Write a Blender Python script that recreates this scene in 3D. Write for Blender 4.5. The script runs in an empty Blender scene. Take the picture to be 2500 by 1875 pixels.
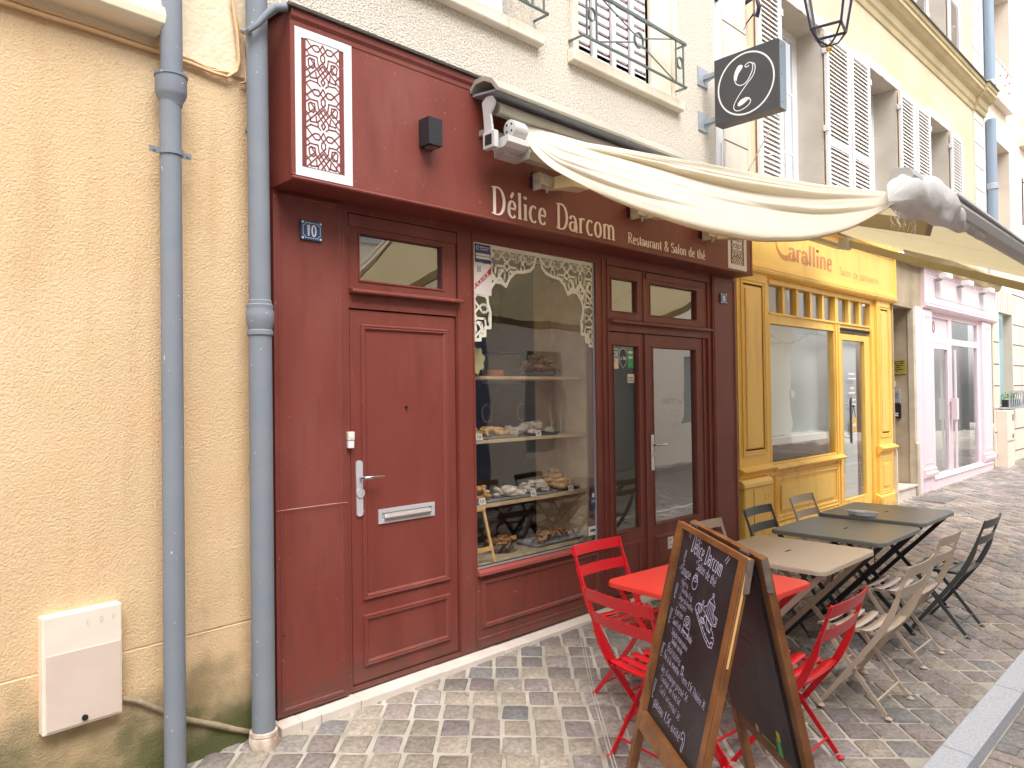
import bpy, math, random
from math import sin, cos, pi, radians
from mathutils import Vector, Matrix, noise
random.seed(7)
SC = bpy.context.scene
COL = SC.collection

# ---------------------------------------------------------------- camera
def set_camera():
    yaw, pitch, roll = radians(45.4), radians(.72), radians(.77)
    fw = Vector((cos(yaw), sin(yaw), 0)); rt = Vector((sin(yaw), -cos(yaw), 0)); up = Vector((0, 0, 1))
    f2 = fw*cos(pitch)+up*sin(pitch); u2 = up*cos(pitch)-fw*sin(pitch)
    R = rt*cos(roll)-u2*sin(roll); U = u2*cos(roll)+rt*sin(roll)
    cd = bpy.data.cameras.new('camera'); cd.sensor_width = 36; cd.lens = 36*1806/2500
    cd.clip_start = .05; cd.clip_end = 500
    co = bpy.data.objects.new('camera', cd); COL.objects.link(co)
    m = Matrix((R, U, -f2)).transposed().to_4x4(); m.translation = Vector((0, -3.5, 1.68))
    co.matrix_world = m; SC.camera = co
set_camera()
# ---------------------------------------------------------------- sky, sun, exposure
SUN_EL, SUN_AZ = radians(57), radians(200)     # azimuth measured clockwise from +Y
w = bpy.data.worlds.new('World'); SC.world = w; w.use_nodes = True
nt = w.node_tree; bg = nt.nodes['Background']
sky = nt.nodes.new('ShaderNodeTexSky'); sky.sky_type = 'NISHITA'; sky.sun_disc = False
sky.sun_elevation = SUN_EL; sky.sun_rotation = SUN_AZ
sky.air_density = 1.0; sky.dust_density = 3.0; sky.ozone_density = 1.0
hs = nt.nodes.new('ShaderNodeHueSaturation'); hs.inputs['Saturation'].default_value = .22   # overcast: almost colourless sky light
nt.links.new(sky.outputs[0], hs.inputs['Color']); nt.links.new(hs.outputs[0], bg.inputs[0]); bg.inputs[1].default_value = .15
sd = bpy.data.lights.new('sun', 'SUN'); sd.energy = 1.35; sd.angle = radians(42); sd.color = (1, .985, .96)
so = bpy.data.objects.new('sun', sd); COL.objects.link(so)
sv = Vector((sin(SUN_AZ)*cos(SUN_EL), cos(SUN_AZ)*cos(SUN_EL), sin(SUN_EL)))
so.rotation_euler = sv.to_track_quat('Z', 'Y').to_euler(); so.location = (0, -3, 12)
SC.view_settings.view_transform = 'Standard'; SC.view_settings.look = 'None'
SC.view_settings.exposure = 1.31; SC.view_settings.gamma = 1; SC.view_settings.use_curve_mapping = False
try:
    SC.view_settings.use_white_balance = False
except Exception: pass
SC.cycles.max_bounces = 8; SC.cycles.transparent_max_bounces = 16; SC.cycles.diffuse_bounces = 5
SC.cycles.glossy_bounces = 4; SC.cycles.caustics_reflective = False; SC.cycles.caustics_refractive = False

# ---------------------------------------------------------------- materials
def s2l(c):
    return tuple(((v/255)/12.92 if v/255 <= .04045 else ((v/255+.055)/1.055)**2.4) for v in c)
def mat(name, col, rough=.6, metal=0, bump=0, bscale=60, var=0, vscale=2, spec=.5, col2=None, kind='noise', detail=4, coat=0):
    """col: linear base colour. var: how far noise mixes in col2. bump: height in metres"""
    m = bpy.data.materials.new(name); m.use_nodes = True; n = m.node_tree.nodes; l = m.node_tree.links
    p = n['Principled BSDF']
    p.inputs['Base Color'].default_value = (*col, 1); p.inputs['Roughness'].default_value = rough
    p.inputs['Metallic'].default_value = metal; p.inputs['Specular IOR Level'].default_value = spec
    if coat: p.inputs['Coat Weight'].default_value = coat; p.inputs['Coat Roughness'].default_value = .15
    tc = n.new('ShaderNodeTexCoord')
    if var:
        t = n.new('ShaderNodeTexNoise'); t.inputs['Scale'].default_value = vscale; t.inputs['Detail'].default_value = 6
        l.new(tc.outputs['Object'], t.inputs['Vector'])
        r = n.new('ShaderNodeMapRange'); r.inputs[1].default_value = .38; r.inputs[2].default_value = .68
        r.inputs[3].default_value = 0; r.inputs[4].default_value = var; l.new(t.outputs[0], r.inputs[0])
        mx = n.new('ShaderNodeMix'); mx.data_type = 'RGBA'; mx.inputs[6].default_value = (*col, 1)
        mx.inputs[7].default_value = (*(col2 or tuple(c*.6 for c in col)), 1)
        l.new(r.outputs[0], mx.inputs[0]); l.new(mx.outputs[2], p.inputs['Base Color'])
        m['mix'] = mx.name
    if bump:
        if kind == 'voronoi':
            t = n.new('ShaderNodeTexVoronoi'); t.feature = 'SMOOTH_F1'; t.inputs['Scale'].default_value = bscale; o = t.outputs['Distance']
        else:
            t = n.new('ShaderNodeTexNoise'); t.inputs['Scale'].default_value = bscale; t.inputs['Detail'].default_value = detail; o = t.outputs[0]
        l.new(tc.outputs['Object'], t.inputs['Vector'])
        b = n.new('ShaderNodeBump'); b.inputs['Strength'].default_value = 1; b.inputs['Distance'].default_value = bump
        l.new(o, b.inputs['Height']); l.new(b.outputs[0], p.inputs['Normal'])
    return m
def add_layer(m, col, lo, hi, scale, amount=1, axis=None, zlo=0, zhi=1, stretch=None):
    """stain or wear layer over the base colour; optionally only between two heights along Z (zlo full, zhi none)"""
    n = m.node_tree.nodes; l = m.node_tree.links; p = n['Principled BSDF']
    tc = n.new('ShaderNodeTexCoord'); t = n.new('ShaderNodeTexNoise'); t.inputs['Scale'].default_value = scale; t.inputs['Detail'].default_value = 8
    if stretch:
        mp = n.new('ShaderNodeMapping'); mp.inputs['Scale'].default_value = stretch
        l.new(tc.outputs['Object'], mp.inputs[0]); l.new(mp.outputs[0], t.inputs['Vector'])
    else: l.new(tc.outputs['Object'], t.inputs['Vector'])
    r = n.new('ShaderNodeMapRange'); r.inputs[1].default_value = lo; r.inputs[2].default_value = hi; r.inputs[4].default_value = amount
    fac = r.outputs[0]
    if axis:
        sx = n.new('ShaderNodeSeparateXYZ'); l.new(tc.outputs['Object'], sx.inputs[0])
        r2 = n.new('ShaderNodeMapRange'); r2.inputs[1].default_value = zlo; r2.inputs[2].default_value = zhi
        r2.inputs[3].default_value = .36; r2.inputs[4].default_value = -.35; l.new(sx.outputs[2], r2.inputs[0])
        ad = n.new('ShaderNodeMath'); ad.operation = 'ADD'; l.new(t.outputs[0], ad.inputs[0]); l.new(r2.outputs[0], ad.inputs[1])
        l.new(ad.outputs[0], r.inputs[0])
    else: l.new(t.outputs[0], r.inputs[0])
    mx = n.new('ShaderNodeMix'); mx.data_type = 'RGBA'; mx.inputs[7].default_value = (*col, 1)
    old = p.inputs['Base Color']
    if old.is_linked: l.new(old.links[0].from_socket, mx.inputs[6])
    else: mx.inputs[6].default_value = old.default_value
    l.new(fac, mx.inputs[0]); l.new(mx.outputs[2], p.inputs['Base Color'])
    return m
def glass(name, r0=.08, tint=(1, 1, 1), rmax=1.):
    """thin pane: clear transmission plus a mirror reflection that rises at grazing angles (Schlick)"""
    m = bpy.data.materials.new(name); m.use_nodes = True; n = m.node_tree.nodes; l = m.node_tree.links
    n.remove(n['Principled BSDF']); out = n['Material Output']
    tr = n.new('ShaderNodeBsdfTransparent'); tr.inputs[0].default_value = (*tint, 1)
    gl = n.new('ShaderNodeBsdfGlossy'); gl.inputs['Roughness'].default_value = .012
    ge = n.new('ShaderNodeNewGeometry'); dt = n.new('ShaderNodeVectorMath'); dt.operation = 'DOT_PRODUCT'
    l.new(ge.outputs['Normal'], dt.inputs[0]); l.new(ge.outputs['Incoming'], dt.inputs[1])
    def mth(op, a, b=None):
        k = n.new('ShaderNodeMath'); k.operation = op
        if isinstance(a, (int, float)): k.inputs[0].default_value = a
        else: l.new(a, k.inputs[0])
        if b is not None:
            if isinstance(b, (int, float)): k.inputs[1].default_value = b
            else: l.new(b, k.inputs[1])
        return k.outputs[0]
    c = mth('ABSOLUTE', dt.outputs['Value']); q = mth('POWER', mth('SUBTRACT', 1., c), 4.2)
    f = mth('ADD', mth('MULTIPLY', q, rmax-r0), r0)
    nz = n.new('ShaderNodeTexNoise'); nz.inputs['Scale'].default_value = 1.3
    tc = n.new('ShaderNodeTexCoord'); l.new(tc.outputs['Object'], nz.inputs['Vector'])
    b = n.new('ShaderNodeBump'); b.inputs['Distance'].default_value = .004; l.new(nz.outputs[0], b.inputs['Height'])
    l.new(b.outputs[0], gl.inputs['Normal'])
    mx = n.new('ShaderNodeMixShader'); l.new(f, mx.inputs[0])
    l.new(tr.outputs[0], mx.inputs[1]); l.new(gl.outputs[0], mx.inputs[2]); l.new(mx.outputs[0], out.inputs[0])
    return m
def cloth(name, col, transl=.35, tcol=None, bump=.0015, bscale=35):
    m = mat(name, col, .85, bump=bump, bscale=bscale, spec=.1)
    n = m.node_tree.nodes; l = m.node_tree.links; p = n['Principled BSDF']; out = n['Material Output']
    t = n.new('ShaderNodeBsdfTranslucent'); t.inputs[0].default_value = (*(tcol or [c*.95 for c in col]), 1)
    mx = n.new('ShaderNodeMixShader'); mx.inputs[0].default_value = transl
    l.new(p.outputs[0], mx.inputs[1]); l.new(t.outputs[0], mx.inputs[2]); l.new(mx.outputs[0], out.inputs[0])
    return m

RED = mat('maroon_paint', s2l((126, 60, 50)), .5, bump=.0012, bscale=9, var=.5, vscale=1.5, col2=s2l((119, 54, 46)))
add_layer(RED, s2l((142, 82, 74)), .48, .70, 2.6, .45, stretch=(1, 1, .45))
add_layer(RED, s2l((100, 46, 42)), .52, .70, 7, .35, stretch=(2, 2, .4))
add_layer(RED, s2l((98, 70, 60)), .50, .72, 9, .55, axis='Z', zlo=.0, zhi=.5)
add_layer(RED, s2l((196, 140, 128)), .69, .73, 48, .5)
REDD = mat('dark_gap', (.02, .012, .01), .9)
YEL = mat('yellow_paint', s2l((250, 206, 106)), .45, bump=.0008, bscale=12, var=.4, vscale=1.2, col2=s2l((248, 196, 86)))
add_layer(YEL, s2l((214, 160, 76)), .50, .72, 3, .4, stretch=(2, 2, .5))
add_layer(YEL, s2l((168, 136, 84)), .52, .74, 8, .55, axis='Z', zlo=.0, zhi=.5)
PNK = mat('pink_paint', s2l((240, 220, 227)), .5, bump=.0008, bscale=12, var=.4, vscale=1.5, col2=s2l((234, 212, 221)))
TAN = mat('ochre_render', s2l((225, 195, 154)), .95, bump=.0048, bscale=110, var=.55, vscale=1.6, col2=s2l((222, 190, 150)), spec=.1, detail=3)
add_layer(TAN, s2l((234, 188, 148)), .5, .72, 2.2, .6)
add_layer(TAN, s2l((198, 160, 116)), .52, .72, 3.5, .4, stretch=(2.2, 2.2, .28))
add_layer(TAN, s2l((238, 214, 178)), .50, .66, 1.1, .5)
add_layer(TAN, s2l((128, 118, 88)), .46, .74, 3.2, .9, axis='Z', zlo=.0, zhi=1.0)
add_layer(TAN, s2l((90, 96, 58)), .56, .76, 3.1, .85, axis='Z', zlo=0, zhi=.6)
add_layer(TAN, s2l((160, 122, 88)), .66, .74, 75, .55)
STU = mat('cream_stucco', s2l((232, 224, 212)), .95, bump=.014, bscale=75, var=.8, vscale=70, col2=s2l((186, 170, 146)), spec=.1, detail=4)
CRM = mat('cream_stone', s2l((238, 230, 214)), .85, bump=.002, bscale=30, var=.6, vscale=3, col2=s2l((220, 205, 180)), spec=.2)
add_layer(CRM, s2l((160, 132, 104)), .60, .80, 6, .45, stretch=(6, 6, .7))
QUO = mat('pale_stone', s2l((228, 220, 206)), .85, bump=.002, bscale=30, var=.6, vscale=3, col2=s2l((212, 200, 182)), spec=.2)
OCH = mat('pale_ochre_render', s2l((222, 204, 178)), .9, bump=.003, bscale=70, var=.6, vscale=1.4, col2=s2l((212, 186, 146)), spec=.15)
MOU = mat('tan_moulding', s2l((210, 192, 152)), .8, bump=.001, bscale=30, var=.5, vscale=2, spec=.2)
PCH = mat('peach_render', s2l((240, 222, 204)), .9, bump=.002, bscale=60, var=.5, vscale=1, spec=.15)
REV = mat('grey_render', s2l((206, 198, 186)), .9, bump=.002, bscale=40, var=.6, vscale=3, col2=s2l((188, 176, 160)), spec=.15)
PSG = mat('passage_render', s2l((190, 174, 150)), .9, bump=.002, bscale=50, var=.7, vscale=3, col2=s2l((150, 132, 108)), spec=.15)
WHT = mat('white_paint', s2l((238, 236, 236)), .5, bump=.0005, bscale=20, var=.3, vscale=4, col2=s2l((222, 220, 218)))
WPL = mat('white_film', s2l((232, 226, 230)), .5)
WCR = mat('cream_lettering', s2l((246, 228, 216)), .5)
PIP = mat('grey_pipe_paint', s2l((134, 139, 147)), .68, bump=.0012, bscale=14, var=.6, vscale=5, col2=s2l((122, 130, 141)), spec=.25)
add_layer(PIP, s2l((225, 228, 230)), .70, .73, 38, .8)
GALV = mat('grey_metal', s2l((176, 182, 190)), .4, .3)
ZNC = mat('zinc', s2l((120, 112, 108)), .5, .5, bump=.001, bscale=10)
BOX = mat('cream_plastic', s2l((240, 228, 212)), .55, var=.35, vscale=6, col2=s2l((226, 206, 188)))
BOXD = mat('aged_cream_plastic', s2l((222, 203, 188)), .6, var=.5, vscale=7, col2=s2l((212, 190, 172)))
ALU = mat('grey_beige_aluminium', s2l((186, 180, 166)), .4, .2, bump=.0004, bscale=8, var=.5, vscale=3)
AWH = mat('white_casting', s2l((204, 202, 200)), .45)
SLV = mat('silver', s2l((206, 206, 210)), .38, .25)
CHR = mat('chrome', s2l((210, 210, 214)), .12, 1)
BLK = mat('black_metal', s2l((40, 41, 46)), .45)
SGN = mat('charcoal_sign', s2l((72, 72, 74)), .5, var=.5, vscale=6, col2=s2l((62, 62, 66)))
BLU = mat('blue_enamel', s2l((38, 78, 128)), .25, coat=.6)
WEN = mat('white_enamel', s2l((240, 242, 245)), .3)
DRK = mat('dark_void', (.012, .012, .012), .9)
GRN = mat('green_grey_iron', s2l((104, 116, 112)), .55, bump=.0006, bscale=40, var=.5, vscale=10)
IRN = mat('wine_iron', s2l((110, 50, 56)), .5)
IRB = mat('black_iron', s2l((52, 42, 60)), .4)
BRS = mat('brass', s2l((200, 160, 70)), .35, .8)
STP = mat('threshold_stone', s2l((226, 214, 204)), .6, bump=.001, bscale=30, var=.6, vscale=5, col2=s2l((205, 190, 178)))
KRB = mat('granite_kerb', s2l((196, 198, 204)), .8, bump=.001, bscale=160, var=.9, vscale=90, col2=s2l((170, 172, 180)))
MOR = mat('mortar', s2l((196, 190, 178)), .95, bump=.003, bscale=60, var=.9, vscale=2, col2=s2l((158, 150, 136)), spec=.1)
add_layer(MOR, s2l((128, 122, 80)), .58, .70, 3, .7)
WOD = mat('varnished_wood', s2l((142, 94, 54)), .45, bump=.001, bscale=30, var=.9, vscale=9, col2=s2l((106, 62, 32)), coat=.15)
add_layer(WOD, s2l((84, 50, 30)), .55, .75, 26, .7, stretch=(1, 1, .12))
WODL = mat('worn_pale_wood', s2l((236, 190, 122)), .6)
WODG = mat('grey_end_wood', s2l((126, 108, 98)), .8, bump=.001, bscale=60, var=.8, vscale=20)
SHF = mat('oak_board', s2l((224, 200, 164)), .5, var=.7, vscale=8, col2=s2l((200, 172, 132)))
BRD = mat('chalkboard', s2l((32, 31, 36)), .38, var=.9, vscale=5, col2=s2l((56, 55, 61)), bump=.0006, bscale=5)
CHK = mat('chalk_ink', s2l((216, 214, 250)), .7)
CHF = mat('smudged_chalk', s2l((118, 116, 140)), .8)
CHG = mat('green_chalk', s2l((90, 180, 110)), .7)
CHY = mat('yellow_chalk', s2l((225, 200, 70)), .7)
FBR = cloth('cream_canvas', s2l((236, 232, 224)), .50, tcol=(.93, .86, .66), bump=.004, bscale=16)
SLK = cloth('grey_white_mesh_cloth', s2l((246, 243, 240)), .35, bump=.006, bscale=22)
HEM = mat('tan_hem', s2l((176, 152, 120)), .8)
CRED = mat('red_powder_coat', s2l((200, 22, 34)), .35)
CREDL = mat('coral_red_powder_coat', s2l((216, 62, 52)), .38, bump=.0003, bscale=6)
CBEI = mat('beige_powder_coat', s2l((190, 172, 154)), .4, bump=.0003, bscale=6)
CGRY = mat('grey_powder_coat', s2l((112, 114, 108)), .34, bump=.0003, bscale=6, var=.3, vscale=2)
CDRK = mat('dark_grey_powder_coat', s2l((74, 76, 76)), .4)
CPNK = mat('pinkish_beige_powder_coat', s2l((196, 176, 166)), .4)
GLS = glass('window_glass', .16)
GLD = glass('door_glass', .42)
GLY = glass('bright_shop_glass', .22)
GLC = glass('curtained_glass', .14)
BREAD = mat('golden_pastry', s2l((226, 182, 120)), .6, bump=.004, bscale=50, var=.9, vscale=18, col2=s2l((158, 102, 52)))
SUG = mat('sugared_pastry', s2l((244, 236, 226)), .7, bump=.004, bscale=50, var=.7, vscale=20, col2=s2l((206, 178, 142)))
BRN = mat('brown_pastry', s2l((204, 150, 96)), .6, bump=.005, bscale=60, var=.9, vscale=25, col2=s2l((96, 58, 30)))
BLUW = mat('slate_blue_wall', s2l((112, 126, 160)), .7, var=.4, vscale=2)
TEAL = mat('pale_teal_paint', s2l((150, 182, 190)), .6)
INT = mat('interior_plaster', s2l((150, 142, 136)), .9, var=.4, vscale=3)
# ---------------------------------------------------------------- mesh helpers
ORG = {}
def tag(o, label=None, cat=None, group=None, kind=None):
    if label: o['label'] = label
    if cat: o['category'] = cat
    if group: o['group'] = group
    if kind: o['kind'] = kind
    return o
def thing(name, label, cat, loc=(0, 0, 0), group=None, rz=0):
    e = bpy.data.objects.new(name, None); e.empty_display_size = .1; COL.objects.link(e)
    e.location = loc; e.rotation_euler.z = rz; ORG[e.name] = Vector(loc)
    return tag(e, label, cat, group)
class M:
    """collects shapes in world (or thing-local) coordinates and links them as one mesh object"""
    def __init__(s, T=None): s.v = []; s.f = []; s.T = T; s.c = []; s.smooth = False
    def add(s, vs, fs):
        b = len(s.v)
        s.v += [(s.T @ Vector(p)) if s.T else Vector(p) for p in vs]
        s.f += [tuple(b+i for i in f) for f in fs]
        return s
    def box(s, x0, x1, y0, y1, z0, z1):
        return s.add([(x0, y0, z0), (x1, y0, z0), (x1, y1, z0), (x0, y1, z0), (x0, y0, z1), (x1, y0, z1), (x1, y1, z1), (x0, y1, z1)],
                     [(0, 3, 2, 1), (4, 5, 6, 7), (0, 1, 5, 4), (1, 2, 6, 5), (2, 3, 7, 6), (3, 0, 4, 7)])
    def obox(s, c, u, v, w):
        """box round centre c with half-axis vectors u, v, w"""
        c, u, v, w = map(Vector, (c, u, v, w)); P = [c+a*u+b*v+d*w for d in (-1, 1) for a, b in ((-1, -1), (1, -1), (1, 1), (-1, 1))]
        return s.add(P, [(0, 3, 2, 1), (4, 5, 6, 7), (0, 1, 5, 4), (1, 2, 6, 5), (2, 3, 7, 6), (3, 0, 4, 7)])
    def prism(s, pts, d, axis='y', a=0):
        """polygon pts (2-D) extruded from a to a+d along axis"""
        def P(p, t): return {'y': (p[0], t, p[1]), 'x': (t, p[0], p[1]), 'z': (p[0], p[1], t)}[axis]
        n = len(pts); vs = [P(p, a) for p in pts]+[P(p, a+d) for p in pts]
        return s.add(vs, [tuple(range(n))[::-1], tuple(range(n, 2*n))]+[(i, (i+1) % n, n+(i+1) % n, n+i) for i in range(n)])
    def tube(s, pts, r, n=8, caps=True, closed=False):
        pts = [Vector(p) for p in pts]; N = len(pts); rs = r if isinstance(r, (list, tuple)) else [r]*N
        prev = None; rings = []
        for i, p in enumerate(pts):
            if closed: t = (pts[(i+1) % N]-pts[i-1])
            else: t = pts[min(i+1, N-1)]-pts[max(i-1, 0)]
            t.normalize()
            if prev is None:
                a = Vector((0, 0, 1)) if abs(t.z) < .9 else Vector((1, 0, 0)); u = t.cross(a).normalized()
            else: u = (prev-t*prev.dot(t)).normalized()
            prev = u; v = t.cross(u)
            rings.append([p+(u*cos(2*pi*k/n)+v*sin(2*pi*k/n))*rs[i] for k in range(n)])
        vs = [q for R in rings for q in R]; fs = []
        for i in range(N if closed else N-1):
            j = (i+1) % N
            fs += [(i*n+k, i*n+(k+1) % n, j*n+(k+1) % n, j*n+k) for k in range(n)]
        if caps and not closed: fs += [tuple(range(n))[::-1], tuple(range((N-1)*n, N*n))]
        return s.add(vs, fs)
    def bar(s, pts, side, w, t):
        """flat bar along pts; side = lateral direction; w width in the plane perpendicular, t thickness along side; w may be a list"""
        side = Vector(side).normalized(); pts = [Vector(p) for p in pts]; N = len(pts); vs = []
        for i, p in enumerate(pts):
            d = (pts[min(i+1, N-1)]-pts[max(i-1, 0)]).normalized(); u = d.cross(side).normalized()
            ww = (w[i] if isinstance(w, (list, tuple)) else w)/2; tt = (t[i] if isinstance(t, (list, tuple)) else t)/2
            vs += [p+u*ww+side*tt, p-u*ww+side*tt, p-u*ww-side*tt, p+u*ww-side*tt]
        fs = [(0, 1, 2, 3), tuple(4*(N-1)+k for k in (3, 2, 1, 0))]
        for i in range(N-1): fs += [(4*i+k, 4*(i+1)+k, 4*(i+1)+(k+1) % 4, 4*i+(k+1) % 4) for k in range(4)]
        return s.add(vs, fs)
    def lathe(s, prof, c, n=20, axis='z'):
        """prof: (radius, height) pairs"""
        vs = []
        for r, h in prof:
            for k in range(n):
                a, b = r*cos(2*pi*k/n), r*sin(2*pi*k/n)
                vs.append({'z': (c[0]+a, c[1]+b, c[2]+h), 'y': (c[0]+a, c[1]+h, c[2]+b), 'x': (c[0]+h, c[1]+a, c[2]+b)}[axis])
        fs = [(i*n+k, i*n+(k+1) % n, (i+1)*n+(k+1) % n, (i+1)*n+k) for i in range(len(prof)-1) for k in range(n)]
        return s.add(vs, fs+[tuple(range(n))[::-1], tuple(range((len(prof)-1)*n, len(prof)*n))])
    def ring(s, x0, x1, z0, z1, y, prof):
        """picture-frame moulding; prof = (inset, out) pairs, out is toward -Y"""
        vs = []
        for i, o in prof:
            vs += [(x0+i, y-o, z0+i), (x1-i, y-o, z0+i), (x1-i, y-o, z1-i), (x0+i, y-o, z1-i)]
        fs = [(4*j+k, 4*j+(k+1) % 4, 4*j+4+(k+1) % 4, 4*j+4+k) for j in range(len(prof)-1) for k in range(4)]
        return s.add(vs, fs)
    def wall(s, x0, x1, z0, z1, y, holes, depth=0, back=True):
        """wall sheet with rectangular holes (x0,x1,z0,z1) and reveals going to y+depth"""
        xs = sorted({x0, x1, *[h[0] for h in holes], *[h[1] for h in holes]}); zs = sorted({z0, z1, *[h[2] for h in holes], *[h[3] for h in holes]})
        xs = [x for x in xs if x0 <= x <= x1]; zs = [z for z in zs if z0 <= z <= z1]
        for a, b in zip(xs, xs[1:]):
            for c, d in zip(zs, zs[1:]):
                mx, mz = (a+b)/2, (c+d)/2
                if any(h[0] < mx < h[1] and h[2] < mz < h[3] for h in holes): continue
                s.add([(a, y, c), (b, y, c), (b, y, d), (a, y, d)], [(0, 1, 2, 3)])
        if depth:
            for h in holes:
                a, b, c, d = h[:4]; e = y+depth
                s.add([(a, y, c), (b, y, c), (b, y, d), (a, y, d), (a, e, c), (b, e, c), (b, e, d), (a, e, d)],
                      [(0, 4, 5, 1), (1, 5, 6, 2), (2, 6, 7, 3), (3, 7, 4, 0)])
        return s
    def build(s, name, m, parent=None, bevel=0, smooth=False, local=False):
        o0 = Vector((0, 0, 0))
        if parent is not None and not local: o0 = ORG.get(parent.name, o0)
        me = bpy.data.meshes.new(name)
        me.from_pydata([tuple(v-o0) for v in s.v], [], s.f); me.update()
        ob = bpy.data.objects.new(name, me); COL.objects.link(ob)
        me.materials.append(m)
        if smooth:
            me.shade_smooth()
            try: me.set_sharp_from_angle(angle=radians(55))
            except Exception: pass
        if bevel:
            b = ob.modifiers.new('bevel', 'BEVEL'); b.width = bevel; b.segments = 2; b.limit_method = 'ANGLE'; b.angle_limit = radians(40)
            b.harden_normals = False
        if parent is not None: ob.parent = parent; ORG[ob.name] = o0
        return ob
def smooth_angle(ob, a=35):
    me = ob.data; me.shade_smooth()
    try: me.set_sharp_from_angle(angle=radians(a))
    except Exception: pass
    return ob
def copy_tree(o, parent=None):
    c = o.copy(); COL.objects.link(c)
    if parent is not None: c.parent = parent
    for ch in list(o.children): copy_tree(ch, c)
    return c

# ---------------------------------------------------------------- ground slope
def G(x, y): return .009*(min(max(x, -6), 26)-1.7)+.035*y
def ground_sheet(name, x0, x1, y0, y1, dz, m, nx=2):
    q = M(); xs = [x0+(x1-x0)*i/nx for i in range(nx+1)]
    for a, b in zip(xs, xs[1:]): q.add([(a, y0, G(a, y0)+dz), (b, y0, G(b, y0)+dz), (b, y1, G(b, y1)+dz), (a, y1, G(a, y1)+dz)], [(0, 1, 2, 3)])
    return tag(q.build(name, m), kind='structure')

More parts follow.
